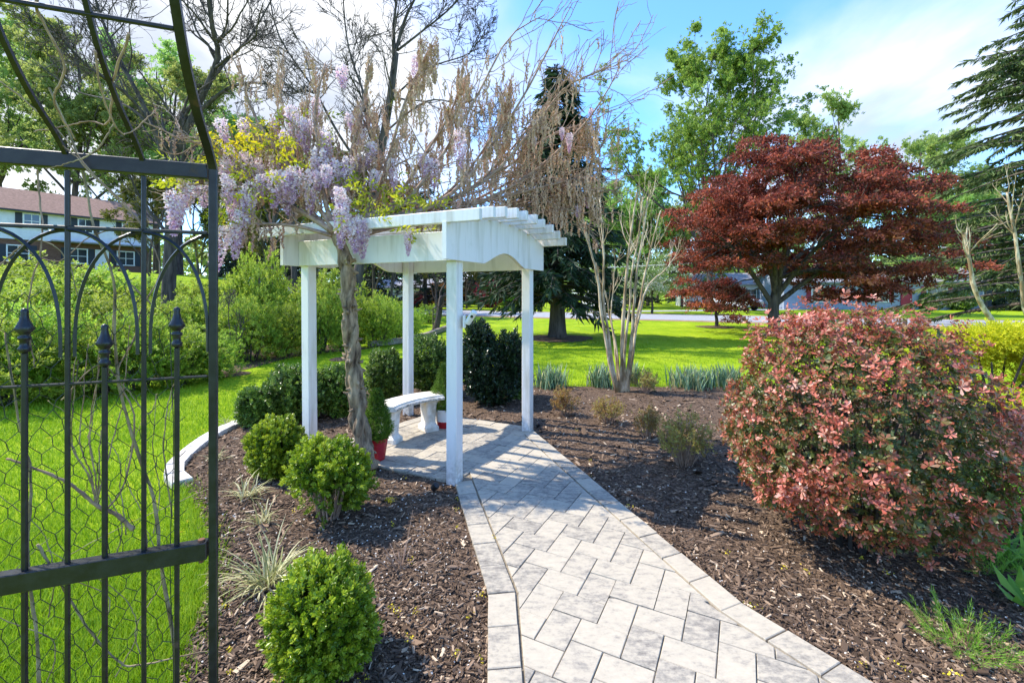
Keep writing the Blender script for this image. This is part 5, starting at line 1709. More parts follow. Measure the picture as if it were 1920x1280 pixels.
pts = on(c2, 90); uu, vv = uv(pts); pts = pts[(uu < 860) & (uu > 380) & (vv > 180)]; n = len(pts)
g.scatter(wl, pts, rots(unit(np.stack([q_.normal(size=n), q_.normal(size=n), q_.normal(size=n) * .4 - .1], 1))), q_.uniform(.35, .7, n), np.clip(.35 + q_.normal(size=n) * .15, 0, 1))
g.build('leaves', MAT['wisteria_leaf'], wis)
# ================================================================== BUILT THINGS
# ---- white pergola ---------------------------------------------------------
WP = MAT['white_paint']
PANG = math.atan2(PA[1], PA[0])
perg = thing('pergola', 'white wooden pergola with arched side boards standing over the paved patio', 'pergola', (*PC, 0), PANG)


def zb(y):
    return 2.21 + 0.135 * (1 - (y / 1.04) ** 2)


for sx in (1, -1):
    for sy in (-1, 1):
        g = MB()
        lean = (-0.022 if (sx, sy) == (-1, -1) else 0.0)
        g.box((sx * HX, sy * HY, 1.09), (.105, .105, 2.16), bev=.006)
        V = g.V[0]; V[:, 0] += lean * (V[:, 2] - 0) / 2.0
        g.build('post', WP, perg)
ytop = np.linspace(1.06, -1.06, 33)
for sx in (1, -1):
    lo = []
    for y in np.linspace(-1.06, 1.06, 61):
        z = 1.925 + 0.03 * max(0, 1 - abs((y + .46) / .35)) * 0
        if -0.45 < y < 0.50:
            u_ = (y - 0.025) / 0.475
            z += 0.125 * (math.cos(math.pi * u_ * .5) ** 1.35)
        lo.append((y, z))
    poly = lo + [(y, zb(y) + .018) for y in ytop]
    g = MB()
    # fan of quads between the lower and the upper outline keeps the faces flat and clean
    lo_ = np.array(lo); n = len(lo_)
    up = np.array([(y, zb(y) + .018) for y in lo_[:, 0]])
    x0, x1 = (sx * (HX + .055), sx * (HX + .055 + .04))
    ring = []
    for xx in (x0, x1):
        ring.append(np.c_[np.full(n, xx), lo_]); ring.append(np.c_[np.full(n, xx), up])
    V = np.vstack(ring); a = np.arange(n - 1)
    Fq = []
    Fq += [(i, i + n, i + n + 1, i + 1) for i in a]
    Fq += [(2 * n + i, 2 * n + i + 1, 3 * n + i + 1, 3 * n + i) for i in a]
    Fq += [(i, i + 1, 2 * n + i + 1, 2 * n + i) for i in a]
    Fq += [(n + i, 3 * n + i, 3 * n + i + 1, n + i + 1) for i in a]
    Fq += [(0, 2 * n, 3 * n, n), (n - 1, 2 * n - 1, 4 * n - 1, 3 * n - 1)]
    if sx < 0: Fq = [f[::-1] for f in Fq]
    g.add(V, Fq)
    g.build('side_board', WP, perg)
for sy in (-1, 1):
    g = MB()
    g.box((0, sy * (HY + .075), 2.05), (2 * (HX + .053), .038, .248), bev=.003)
    g.build('beam', WP, perg)
for y in np.linspace(-1.03, 1.03, 10):
    g = MB()
    g.box((-0.01 + rng.normal() * .004, y, zb(y) + .050), (2.55, .046, .094), bev=.004)
    g.build('rafter', WP, perg)
g = MB()
g.box((0.02, 0.28, 2.455), (2.5, .03, .02)); g.box((0.02, -.3, 2.455), (2.5, .03, .02))

# ---- black metal garden arch on the left ------------------------------------
BM = MAT['black_metal']
G0 = np.array((-0.876, 1.33)); GT = np.array((-0.936, -0.352)); GS = np.array((0.352, -0.936))
arch = thing('garden_arch', 'tall black metal garden arch with gothic lattice and spear tips beside the lawn', 'garden arch', (*G0, 0))


def gp(t, z, s=0.0):
    p = GT * t + GS * s
    return np.array((p[0], p[1], z))


GA = np.array([(GT[0], GT[1], 0), (GS[0], GS[1], 0), (0, 0, 1)])      # rows: along, across, up
SPC = 0.167


def bar(name, t, z0, z1, wdt, s=0.0, parent=arch, bev=.002):
    g = MB(); g.box(gp(t, (z0 + z1) / 2, s), (wdt, wdt, z1 - z0), GA, bev=bev)
    return g.build(name, BM, parent)


def rail(name, t0, t1, z, hh, dep, s=0.0, bev=.002):
    g = MB(); g.box(gp((t0 + t1) / 2, z, s), (abs(t1 - t0), dep, hh), GA, bev=bev)
    return g.build(name, BM, arch)


PW = 4 * SPC
for sI in (0.0, 1.2):
    for t in (0, PW):
        bar('post', t, 0, 2.015, .021, sI)
    rail('top_rail', .014, PW - .014, 2.004, .042, .026, sI)
    rail('lower_rail', .014, PW - .014, .905, .05, .034, sI)
    rail('lower_rail', .014, PW - .014, .16, .05, .034, sI)
    rail('thin_rail', .014, PW - .014, 1.826, .0105, .0105, sI)
    rail('thin_rail', .014, PW - .014, 1.408, .008, .008, sI)
    for k in (1, 2, 3):
        bar('bar', k * SPC, .19, 1.98, .0105, sI)
fin = [(0.0, .007), (.006, .013), (.014, .013), (.018, .0095), (.032, .0095), (.036, .0135), (.042, .0135), (.046, .008), (.052, .013), (.062, .021), (.070, .017), (.085, .0105), (.100, .0075), (.108, .0085), (.114, .0065), (.117, .001)]
for sI in (0.0, 1.2):
    for k in range(4):
        t = (k + .5) * SPC + (.006 if k == 0 else 0.004)
        zt = (1.495, 1.45, 1.495, 1.45)[k]
        b1 = bar('spear_bar', t, .19, zt, .0115, sI)
        g = MB()
        zs = np.array([p[0] for p in fin]); rs = np.array([p[1] for p in fin])
        g.tubes(np.array([gp(t, zt + z_, sI) for z_ in zs])[None], rs[None], 12)
        g.build('spear_tip', BM, b1, smooth=True)
    # crossing quarter arcs of the gothic lattice
    for k in range(5):
        for dr in (1, -1):
            if not (0 <= k + dr <= 4): continue
            th = np.linspace(0, 1, 15)
            tt = k * SPC + dr * (.0135 + (SPC - .0135) * (1 - np.cos(th * np.pi / 2)) ** 1.12)
            zz_ = 1.51 + .31 * np.sin(th * np.pi / 2) ** .98
            g = MB()
            P = np.array([gp(a, b_, sI + .0035 * dr) for a, b_ in zip(tt, zz_)])
            P = np.vstack([gp(k * SPC + dr * .0135, 1.48, sI + .0035 * dr), P])
            g.tubes(P[None], np.full((1, len(P)), .0055), 4)
            g.build('lattice_arc', BM, arch, smooth=False)
    for t in (.03, .61):
        for zr in (.905, 2.004):
            g = MB()
            if zr < 1:
                g.tubes(np.array([gp(t, zr + .024, sI), gp(t, zr + .031, sI)])[None], np.full((1, 2), .009), 8)
                g.build('bolt', MAT['rust'], arch); g = MB()
            g.tubes(np.array([gp(t, zr - .036, sI), gp(t, zr - .024, sI)])[None], np.full((1, 2), .007), 6)
            g.build('nut', MAT['rust'], arch, smooth=False)
prof = np.array([(0, 2.012), (.025, 2.035), (.06, 2.062), (.11, 2.092), (.16, 2.124), (.21, 2.165), (.26, 2.215), (.31, 2.285), (.37, 2.385), (.44, 2.51), (.52, 2.66), (.6, 2.84)])
pr2 = smooth_line(prof, 30)
full = np.vstack([pr2, np.c_[1.2 - pr2[::-1, 0], pr2[::-1, 1]][1:]])
for t, wd, th_ in ((0, .020, .016), (SPC, .0105, .010), (2 * SPC, .0105, .010), (3 * SPC, .0105, .010), (PW, .020, .016)):
    g = MB()
    n = len(full)
    T = unit(np.gradient(full, axis=0)); Nn = np.c_[-T[:, 1], T[:, 0]]
    V = []
    for (a, b_) in ((-1, -1), (1, -1), (1, 1), (-1, 1)):
        q_ = full + Nn * b_ * th_ / 2
        V.append(np.array([gp(t + a * wd / 2, z_, s_) for s_, z_ in q_]))
    V = np.stack(V, 1).reshape(-1, 3)
    Fq = [(i * 4 + k, i * 4 + (k + 1) % 4, i * 4 + 4 + (k + 1) % 4, i * 4 + 4 + k) for i in range(n - 1) for k in range(4)]
    g.add(V, Fq)
    g.build('arch_rib', BM, arch)
for s_ in (.295, .905, .6):
    zr = np.interp(s_, full[:, 0], full[:, 1])
    g = MB(); g.box(gp(PW / 2, zr, s_), (PW - .02, .010, .010), GA, bev=.002)
    g.build('purlin', BM, arch)
# hexagonal wire netting tied behind the bars
g = MB()
pit, zh = .0455, .0455
segs = []
for r_ in range(36):
    for c_ in range(12):
        t0 = .1 + c_ * pit + (pit / 2 if r_ % 2 else 0); z0 = .06 + r_ * zh
        if z0 > 1.6 + .06 * math.sin(c_): continue
        j = lambda t_, z_: gp(t_ + .005 * math.sin(z_ * 31 + t_ * 50) + .004 * math.sin(t_ * 97 + z_ * 60), z_ + .006 * math.sin(t_ * 43 + z_ * 17), -.022 + .008 * math.sin(t_ * 11 + z_ * 7))
        A, B2, C2 = (t0, z0), (t0, z0 + zh * .5), None
        segs.append((j(t0, z0), j(t0, z0 + zh * .52)))
        segs.append((j(t0, z0 + zh * .52), j(t0 + pit / 2, z0 + zh)))
        segs.append((j(t0, z0 + zh * .52), j(t0 - pit / 2, z0 + zh)))
sg = np.array(segs)
g.tubes(sg, np.full(sg.shape[:2], .00115), 3, cap=False)
zz_ = np.linspace(.06, 1.6, 40)
P = np.array([gp(.108 + .004 * math.sin(z_ * 9), z_, -.022) for z_ in zz_])
g.tubes(P[None], np.full((1, 40), .0014), 4)
tag(g.build('wire_netting', MAT['wire'], arch), 'sagging hexagonal chicken wire tied behind the bars', kind='stuff')

# dry climbing stems wound through the arch
vine = thing('climbing_stem', 'bare dry tan climbing stems tangled through the black garden arch', 'vine', (*G0, 0))


def stem(pts, r0, r1, mat='vine_dry', nm='stem', smoothn=40, wob=.006, s0=-.03):
    """pts: (t, z) or (t, z, s) in the arch's own plane"""
    P = np.array([gp(p[0], p[1], p[2] if len(p) > 2 else s0) for p in pts])
    P = smooth_line(P, smoothn)
    P = P + np.cumsum(rng.normal(size=P.shape) * wob * .35, 0) * np.linspace(0, 1, smoothn)[:, None] * .4 + rng.normal(size=P.shape) * wob * .12
    g = MB(); rr = np.linspace(r0, r1, smoothn) * (1 + .12 * np.sin(np.arange(smoothn) * 1.3))
    g.tubes(P[None], rr[None], 5)
    return g.build(nm, MAT[mat], vine, smooth=True)


stem([(.10, .45), (.105, .62), (.135, .86), (.15, 1.05), (.19, 1.2), (.23, 1.38), (.24, 1.55), (.245, 1.7), (.29, 1.85), (.325, 2.02, -.05), (.37, 2.2, -.0)], .0052, .0026)
stem([(.40, .4), (.41, .7), (.43, .95), (.42, 1.15), (.44, 1.3), (.47, 1.55)], .0045, .0025)
stem([(.41, .98), (.36, .86), (.30, .72), (.24, .62), (.2, .59), (.12, .585), (.02, .58)], .0035, .0018, 'vine_dry')
stem([(.2, .98), (.24, 1.03), (.28, 1.06), (.33, 1.12), (.39, 1.17), (.47, 1.22)], .0062, .003, 'twig_brown')
for k in range(7):
    a = rng.uniform(-.05, .05)
    stem([(.285, 1.06), (.28 + a * .4, 1.14), (.28 + a * 1.2, 1.24), (.265 + a * 1.5, 1.36), (.25 + a * 1.6, 1.47 + rng.uniform(-.1, .14))], .0022, .001, 'vine_dry' if k % 2 else 'twig_brown')
stem([(.26, 1.05), (.22, 1.12), (.2, 1.3), (.24, 1.42), (.2, 1.52), (.185, 1.6), (.14, 1.72), (.19, 1.83), (.3, 1.81), (.37, 1.74), (.45, 1.78)], .0026, .0012, 'twig_brown')
stem([(.36, 1.36), (.28, 1.45), (.22, 1.38), (.17, 1.3), (.14, 1.36)], .002, .001)
stem([(.16, 1.62), (.23, 1.72), (.22, 1.84), (.17, 1.85)], .0022, .0012, 'twig_brown')
stem([(.49, 1.72), (.42, 1.79), (.36, 1.76), (.33, 1.64)], .0022, .001)
stem([(.17, 1.82), (.21, 1.89), (.27, 1.97, .02), (.34, 2.08, .05), (.41, 2.16, .1)], .0026, .0016, 'twig_brown')
stem([(.165, 1.815), (.2, 1.87), (.265, 1.96, .03), (.33, 2.04, .04)], .0022, .0014, 'twig_brown')
stem([(.215, 2.1, .05), (.25, 2.03, .05), (.3, 1.99, .05), (.36, 1.965, .04)], .0022, .0014)
stem([(.41, 1.98), (.405, 1.9), (.40, 1.78), (.43, 1.62), (.42, 1.45)], .0024, .0014, 'twig_brown')
stem([(.1, 2.24, .28), (.16, 2.16, .2), (.2, 2.08, .12), (.26, 2.09, .08), (.33, 2.07, .06), (.38, 2.06, .05)], .003, .0016, 'twig_brown')
stem([(.17, 2.2, .26), (.18, 2.12, .2), (.165, 2.05, .12), (.1, 2.11, .12)], .0026, .0014, 'twig_brown')
stem([(.245, 2.3, .3), (.26, 2.26, .28), (.24, 2.17, .22), (.285, 2.11, .16), (.28, 2.04, .08)], .0036, .0018, 'twig_brown')
stem([(.11, 1.0), (.13, 1.2), (.12, 1.34), (.10, 1.4), (.12, 1.28)], .0022, .001)
for k in range(9):
    t0 = rng.uniform(.1, .48); z0 = rng.uniform(.55, 1.0)
    stem([(t0, z0), (t0 + rng.normal() * .03, z0 + .12), (t0 + rng.normal() * .06, z0 + .25), (t0 + rng.normal() * .1, z0 + .4)], .0017, .0008, 'vine_dry')

# ---- curved concrete bench ---------------------------------------------------
bench = thing('garden_bench', 'curved pale concrete bench with a fluted edge on two pedestal legs', 'bench', (*pl(-.30, .05), PZ), PANG)
Rb_, hw = 0.95, 0.155
tw = R(-12)
rot2 = lambda x, y: (x * math.cos(tw) - y * math.sin(tw), x * math.sin(tw) + y * math.cos(tw))
n = 33
th = np.linspace(-.46, .46, n)
cs = [(-hw, .360), (-hw - .008, .375), (-hw, .395), (-hw + .012, .398), (-hw + .02, .415), (hw - .02, .415), (hw - .012, .398), (hw, .395), (hw + .008, .375), (hw, .360)]
V = []
for a in th:
    for q_, z_ in cs:
        rr = Rb_ + q_
        x, y = Rb_ - rr * math.cos(a), rr * math.sin(a)
        x, y = rot2(x, y)
        V.append((x, y, z_))
k = len(cs)
g = MB()
Fq = [(i * k + j, i * k + (j + 1) % k, (i + 1) * k + (j + 1) % k, (i + 1) * k + j) for i in range(n - 1) for j in range(k)]
g.add(V, Fq)
g.Fc.append((np.array([list(range(k))]), 0)); g.Fc.append((np.array([[(n - 1) * k + j for j in range(k - 1, -1, -1)]]), 0))
seat = g.build('seat', MAT['concrete'], bench)
g = MB()
m_ = 46
for sgn in (1, -1):
    for a in np.linspace(-.455, .455, m_):
        rr = Rb_ + sgn * (hw + .006)
        x, y = rot2(Rb_ - rr * math.cos(a), rr * math.sin(a))
        dx, dy = rot2(-math.cos(a) * sgn, math.sin(a) * sgn)
        ax = np.array([(dx, dy, 0), (-dy, dx, 0), (0, 0, 1)])
        g.box((x, y, .378), (.016, .0125, .026), ax, bev=.005)
tag(g.build('fluted_edge', MAT['concrete_worn'], seat), 'weathered fluted edge moulding', kind='stuff')
for yy in (-.28, .28):
    g = MB()
    a = math.asin(yy / Rb_); x0 = Rb_ - Rb_ * math.cos(a)
    dx, dy = rot2(math.cos(a), -math.sin(a))
    ax = np.array([(dx, dy, 0), (-dy, dx, 0), (0, 0, 1)])
    xc, yc = rot2(x0, yy)
    prof_ = [(0, .125, .085), (.045, .125, .085), (.055, .115, .075), (.075, .098, .062), (.10, .09, .055), (.30, .105, .068), (.335, .115, .075), (.345, .125, .085), (.36, .125, .085)]
    Vv = []
    for z_, wx, wy in prof_:
        ch = .018
        for px2, py2 in ((-wx + ch, -wy), (wx - ch, -wy), (wx, -wy + ch), (wx, wy - ch), (wx - ch, wy), (-wx + ch, wy), (-wx, wy - ch), (-wx, -wy + ch)):
            q_ = ax[0] * px2 + ax[1] * py2
            Vv.append((xc + q_[0], yc + q_[1], z_))
    Fq = [(i * 8 + j, i * 8 + (j + 1) % 8, (i + 1) * 8 + (j + 1) % 8, (i + 1) * 8 + j) for i in range(len(prof_) - 1) for j in range(8)]
    g.add(Vv, Fq)
    g.Fc.append((np.array([list(range(8))[::-1]]), 0)); g.Fc.append((np.array([[(len(prof_) - 1) * 8 + j for j in range(8)]]), 0))
    g.build('leg', MAT['concrete'], bench)


# ---- potted dwarf conifers -----------------------------------------------------
def lathe(g, prof_, n=32, mi=0, c=(0, 0)):
    a = np.arange(n) * 2 * np.pi / n
    V = np.array([(c[0] + r_ * math.cos(t), c[1] + r_ * math.sin(t), z_) for z_, r_ in prof_ for t in a])
    g.add(V, [(i * n + j, i * n + (j + 1) % n, (i + 1) * n + (j + 1) % n, (i + 1) * n + j) for i in range(len(prof_) - 1) for j in range(n)], .5, mi)


def pot(loc, label, two_tone, hgt, r0, r1):
    t = thing('plant_pot', label, 'plant pot', loc)
    g = MB()
    mid = hgt * .36
    rm = r0 + (r1 - r0) * .36
    if two_tone:
        lathe(g, [(0, .001), (0, r0), (mid, rm)], 40, 1)
        lathe(g, [(mid, rm + .002), (hgt - .02, r1 - .004), (hgt - .02, r1 + .006), (hgt, r1 + .006), (hgt, r1 - .008), (hgt - .04, r1 - .012)], 40, 0)
    else:
        lathe(g, [(0, .001), (0, r0), (hgt - .012, r1 - .002), (hgt - .012, r1 + .005), (hgt, r1 + .005), (hgt, r1 - .006), (hgt - .04, r1 - .012)], 40, 1)
        for k in range(1, 12):
            z_ = k * hgt / 13
            rr = r0 + (r1 - r0) * z_ / hgt
            lathe(g, [(z_ - .003, rr), (z_, rr + .0018), (z_ + .003, rr)], 40, 1)
    g.build('body', [MAT['white_pot'], MAT['red_pot']], t, smooth=False)
    g = MB(); lathe(g, [(hgt - .035, r1 - .011), (hgt - .03, .002)], 24)
    g.build('soil', MAT['soil'], t)
    return t


p_l = G(706, 860, PZ); p_r = G(834, 800, PZ)
pot(p_l, 'shiny red pot holding a dwarf conifer at the twisted trunk', False, .21, .078, .11)
pot(p_r, 'white pot with a red lower third beside the bench end', True, .225, .085, .115)


def cone_plant(loc, label, hgt, rad, z0, seed, offc=0.0):
    t = thing('potted_conifer', label, 'conifer', loc)
    q_ = np.random.default_rng(seed)
    n = 2600
    u_ = q_.random(n) ** .75
    z_ = z0 + hgt * (1 - u_) ** 1.0
    rr = rad * np.minimum(1, u_ * 1.25 + .02) ** .8 * np.where(u_ > .85, 1 - (u_ - .85) * 2.0, 1)
    az = q_.uniform(0, 6.283, n)
    P0 = np.stack([np.cos(az), np.sin(az), z_ / rad * .6], 1)
    rr = rr * (1 + .16 * fnoise(P0, 3.0)) * np.sqrt(q_.uniform(.35, 1, n))
    P = np.stack([rr * np.cos(az) + offc * z_, rr * np.sin(az), z_], 1)
    d = unit(np.c_[np.cos(az) * .7, np.sin(az) * .7, q_.uniform(.5, 1.1, n)] + q_.normal(size=(n, 3)) * .3)
    pr = sprig(9, .034, .016, .0045, .5, 1.1, seed)
    g = MB()
    g.scatter(pr, P, rots(d), q_.uniform(.8, 1.35, n), np.clip(rr / (rad + 1e-6) * .7 + q_.random(n) * .4, 0, 1))
    g.build('crown', MAT['spruce_potted'], t)
    g = MB(); g.tubes(np.array([(0, 0, z0 - .03), (0, 0, z0 + hgt * .8)])[None], np.array([[.012, .003]]), 6)
    g.build('stem', MAT['bark_grey'], t)


cone_plant((*p_l[:2], PZ), 'dark green dwarf conifer growing in the red pot', .47, .135, .18, 4)
cone_plant((*p_r[:2], PZ), 'narrow cone shaped dwarf conifer growing in the white and red pot', .54, .15, .20, 5)

# ---- camera on the front post ---------------------------------------------------
scm = thing('security_camera', 'small white outdoor camera on a bracket on the front pergola post', 'camera', at(868, 598, 3.88) + np.array((.012, -.0, 0)))
g = MB(); g.box((0, 0, -.02), (.022, .07, .11), bev=.006); g.build('bracket', MAT['plastic_white'], scm)
g = MB(); g.tubes(np.array([(.008, -.01, -.03), (.035, -.02, -.03), (.05, -.03, -.005)])[None], np.array([[.016, .016, .018]]), 12); g.build('arm', MAT['plastic_white'], scm, smooth=True)
bd = unit(np.array((.42, -.35, .62)))
c0 = np.array((.05, -.035, 0.0))
g = MB(); g.tubes(np.array([c0 - bd * .045, c0 - bd * .043, c0 + bd * .085, c0 + bd * .09])[None], np.array([[.018, .027, .027, .02]]), 16); b1 = g.build('body', MAT['plastic_white'], scm, smooth=False)
g = MB(); fx = unit(np.cross(bd, (1, .3, 0))); c1 = c0 + bd * .045 + np.array((-.002, -.0275, -.008))
g.tubes(np.array([c1, c1 + np.array((-.001, -.005, -.001))])[None], np.array([[.013, .012]]), 14); g.build('lens', MAT['plastic_black'], b1)
g = MB(); g.tubes(np.array([(.05, -.05, -.005), (.05, -.058, -.006)])[None], np.array([[.01, .009]]), 10); g.build('knob', MAT['plastic_black'], scm)

# small path lights
for lp, lab in ((G(1007, 806), 'small black garden spotlight on a spike by the right pergola post'), (G(812, 927), 'low round black garden spotlight in the mulch by the front post')):
    t = thing('garden_light', lab, 'light', lp)
    g = MB(); g.tubes(np.array([(0, 0, -.02), (0, 0, .05)])[None], np.array([[.008, .008]]), 8); g.build('spike', MAT['plastic_black'], t)
    g = MB(); g.tubes(np.array([(0, 0, .045), (0, 0, .05), (.03, -.01, .085), (.034, -.011, .09)])[None], np.array([[.012, .026, .03, .02]]), 14); g.build('lamp', MAT['plastic_black'], t)
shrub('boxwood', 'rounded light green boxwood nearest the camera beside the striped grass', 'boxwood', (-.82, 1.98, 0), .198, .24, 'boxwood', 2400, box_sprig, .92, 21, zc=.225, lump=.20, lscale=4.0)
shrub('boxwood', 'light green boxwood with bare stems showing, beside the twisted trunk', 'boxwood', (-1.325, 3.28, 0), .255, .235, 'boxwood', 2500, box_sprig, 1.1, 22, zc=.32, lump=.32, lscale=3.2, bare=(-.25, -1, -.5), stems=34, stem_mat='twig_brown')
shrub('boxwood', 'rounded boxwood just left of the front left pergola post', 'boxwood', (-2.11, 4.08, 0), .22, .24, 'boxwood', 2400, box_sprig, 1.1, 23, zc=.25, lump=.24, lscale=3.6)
for i, (u_, v_, wd, vt, sd_, lab) in enumerate((
        (486, 806, 70, 742, 31, 'small loose dark shrub at the kerb, leftmost behind the boxwoods'),
        (557, 800, 104, 706, 32, 'dark leafy shrub behind the left pergola post by the kerb'),
        (636, 788, 74, 702, 33, 'dark leafy shrub seen just left of the twisted trunk'),
        (724, 760, 70, 672, 34, 'dark glossy shrub between the twisted trunk and the back post'),
        (806, 748, 82, 646, 35, 'tall glossy shrub right behind the back post and bench'),
        (966, 752, 50, 672, 36, 'lighter green shrub just right of the tall dark holly'))):
    p = G(u_, v_); p[1] += wd * p[1] / F * .35; p[0] *= p[1] / (p[1] - wd * p[1] / F * .35)
    d_ = p[1]; rx = wd * d_ / F / 2; hh = (v_ - vt) * d_ / F
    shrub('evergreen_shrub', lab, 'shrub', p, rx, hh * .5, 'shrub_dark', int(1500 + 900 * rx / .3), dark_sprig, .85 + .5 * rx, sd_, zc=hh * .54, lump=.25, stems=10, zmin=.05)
# the tall dark holly: stacked lumps in one crown
q_ = np.random.default_rng(41)
hp = G(905, 768); hp[1] += .25; hp[0] *= (hp[1]) / (hp[1] - .25)
t = thing('holly', 'tall dark holly standing behind the front post, taller than its neighbours', 'holly', hp)
g = MB()
for (dx, dz, rx, rz, n) in ((-.05, .92, .20, .28, 1100), (-.02, .55, .33, .36, 1800), (.42, .62, .19, .42, 1100), (.12, .26, .30, .22, 1000)):
    P, d, k = shell_points(n, rx, rx, rz, q_, .28, 3.0)
    P += np.array((dx, 0, dz))
    m_ = P[:, 2] > .05; P, d, k = P[m_], d[m_], k[m_]; n = len(P)
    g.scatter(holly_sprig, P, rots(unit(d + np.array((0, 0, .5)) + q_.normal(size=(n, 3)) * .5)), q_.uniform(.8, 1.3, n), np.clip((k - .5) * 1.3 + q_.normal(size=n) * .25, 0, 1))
g.build('crown', MAT['holly'], t)
g = MB()
for a in (-.06, .0, .1, .3):
    g.tubes(smooth_line([(a * .3, 0, -.03), (a * .6, 0, .2), (a, 0, .6)], 8)[None], np.linspace(.02, .008, 8)[None], 6)
g.build('stems', MAT['bark_grey'], t)

# ---- the big barberry -----------------------------------------------------------
q_ = np.random.default_rng(51)
BB = np.array((2.25, 2.98, 0))
t = thing('barberry_bush', 'big round barberry bush with pink red new leaves over dark mulch', 'bush', BB)


def rosette(nl, L_, W_, seed):
    qq = np.random.default_rng(seed)
    ps = []
    for i in range(nl):
        tl = qq.uniform(.5, 1.45); l_ = L_ * qq.uniform(.6, 1.1)
        # obovate leaf: wide near the tip
        V = np.array([(0, 0, .002), (W_ * .32, .003, l_ * .45), (W_ * .5, .006, l_ * .72), (0, .004, l_ * 1.0), (0, .004, l_ * 1.0), (-W_ * .5, .006, l_ * .72), (-W_ * .32, .003, l_ * .45)])
        p = (V, np.array([(0, 1, 6), (1, 2, 5), (1, 5, 6), (2, 3, 5)]), np.full(7, qq.uniform(.1, 1.0)))
        ps.append(turn(p, tl, i * 2.4 + qq.uniform(-.3, .3), (0, 0, -.008 * i / nl)))
    return join(ps)


ros = [rosette(6 + i % 2, .048, .0185, 60 + i) for i in range(4)]
n = 10500
d = unit(q_.normal(size=(n * 2, 3)))
d = d[d[:, 2] > -.80][:n]; n = len(d)
rr = 1 + .05 * fnoise(d, 2.4) + .055 * fnoise(d, 6.0)
clump = fnoise(d, 7.0) + .4 * fnoise(d, 15.0)
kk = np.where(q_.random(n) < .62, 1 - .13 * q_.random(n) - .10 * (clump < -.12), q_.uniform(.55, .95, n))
P = d * np.array((.83, .80, .70)) * (rr * kk)[:, None]
P[:, 2] = np.where(P[:, 2] > 0, P[:, 2] * 1.2, P[:, 2] * .93)
P[:, 2] += .70
# shoots that stick out on top
m_top = (d[:, 2] > .45) & (q_.random(n) < .12)
P[m_top] += d[m_top] * q_.uniform(.02, .11, m_top.sum())[:, None] + np.c_[np.zeros((m_top.sum(), 2)), q_.uniform(0, .05, m_top.sum())]
dr = unit(d + np.array((0, 0, .35)) + q_.normal(size=(n, 3)) * .5)
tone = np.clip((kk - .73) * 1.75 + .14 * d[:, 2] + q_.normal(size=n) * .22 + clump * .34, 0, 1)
g = MB()
ch = q_.integers(0, 4, n)
for i in range(4):
    m_ = (ch == i) & (P[:, 2] > .06) & ((clump > -.3) | (kk < .84))
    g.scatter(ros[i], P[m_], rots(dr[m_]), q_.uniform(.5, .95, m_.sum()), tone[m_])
# long whips of new growth
for i in range(44):
    a = unit(np.array((q_.normal() * .55, q_.normal() * .5, q_.uniform(.7, 1.4))))
    b0 = a * np.array((.82, .75, .64)) + np.array((0, 0, .76))
    L_ = q_.uniform(.08, .24); m_ = 9
    pp = b0 + a * np.linspace(0, L_, m_)[:, None] + q_.normal(size=(m_, 3)) * .006
    g.scatter(ros[i % 4], pp, rots(unit(a + q_.normal(size=(m_, 3)) * .4)), np.linspace(.95, .5, m_), np.clip(q_.normal(size=m_) * .15 + .6, 0, 1))
g.build('crown', MAT['barberry'], t)
g = MB()
for i in range(46):
    a = q_.uniform(0, 6.283); el = q_.uniform(.15, 1.3)
    e = np.array((math.cos(a) * math.cos(el) * .74, math.sin(a) * math.cos(el) * .65, .72 + .55 * math.sin(el)))
    s_ = np.linspace(0, 1, 8)[:, None]
    b0 = np.array((.12 * math.cos(a), .12 * math.sin(a), -.02))
    Pp = b0 + (e - b0) * s_ + np.array((0, 0, 1)) * np.sin(s_ * np.pi) * .12 + q_.normal(size=(8, 3)) * .012
    g.tubes(Pp[None], np.linspace(.013, .003, 8)[None], 5)
g.build('stems', MAT['bark_dark'], t, smooth=True)

# ---- small woody perennials -----------------------------------------------------
per_sprig = sprig(7, .05, .03, .013, .5, 1.3, 7)


def perennial(loc, wd, hh, label, mat, seed, tone=.4, dense=1.0, twig='twig_brown'):
    q_ = np.random.default_rng(seed)
    t = thing('perennial', label, 'perennial', loc)
    ns = int(46 * dense)
    az = q_.uniform(0, 6.283, ns); rr = np.sqrt(q_.random(ns))
    tip = np.stack([wd / 2 * rr * np.cos(az), wd / 2 * rr * np.sin(az), hh * (1 - .35 * rr ** 2) * q_.uniform(.75, 1.02, ns)], 1)
    b0 = np.stack([wd * .13 * rr * np.cos(az), wd * .13 * rr * np.sin(az), np.full(ns, -.01)], 1)
    s_ = np.linspace(0, 1, 7)[None, :, None]
    Pp = b0[:, None] + (tip - b0)[:, None] * s_ + q_.normal(size=(ns, 7, 3)) * .006
    Pp[..., :2] *= (.55 + .45 * s_ ** .6)
    g = MB(); g.tubes(Pp, np.broadcast_to(np.linspace(.0038, .0016, 7), (ns, 7)), 4)
    g.build('stems', MAT[twig], t)
    k = int(5 * dense) + 2
    idx = np.repeat(np.arange(ns), k); f = q_.uniform(.5, 1.03, len(idx))
    Q = b0[idx] + (tip - b0)[idx] * f[:, None] + q_.normal(size=(len(idx), 3)) * .018
    g = MB(); g.scatter(per_sprig, Q, rots(unit(q_.normal(size=(len(idx), 3)) + np.array((0, 0, .7)))), q_.uniform(.5, 1.1, len(idx)), np.clip(q_.normal(size=len(idx)) * .25 + tone, 0, 1))
    g.build('leaves', MAT[mat], t)
    return t


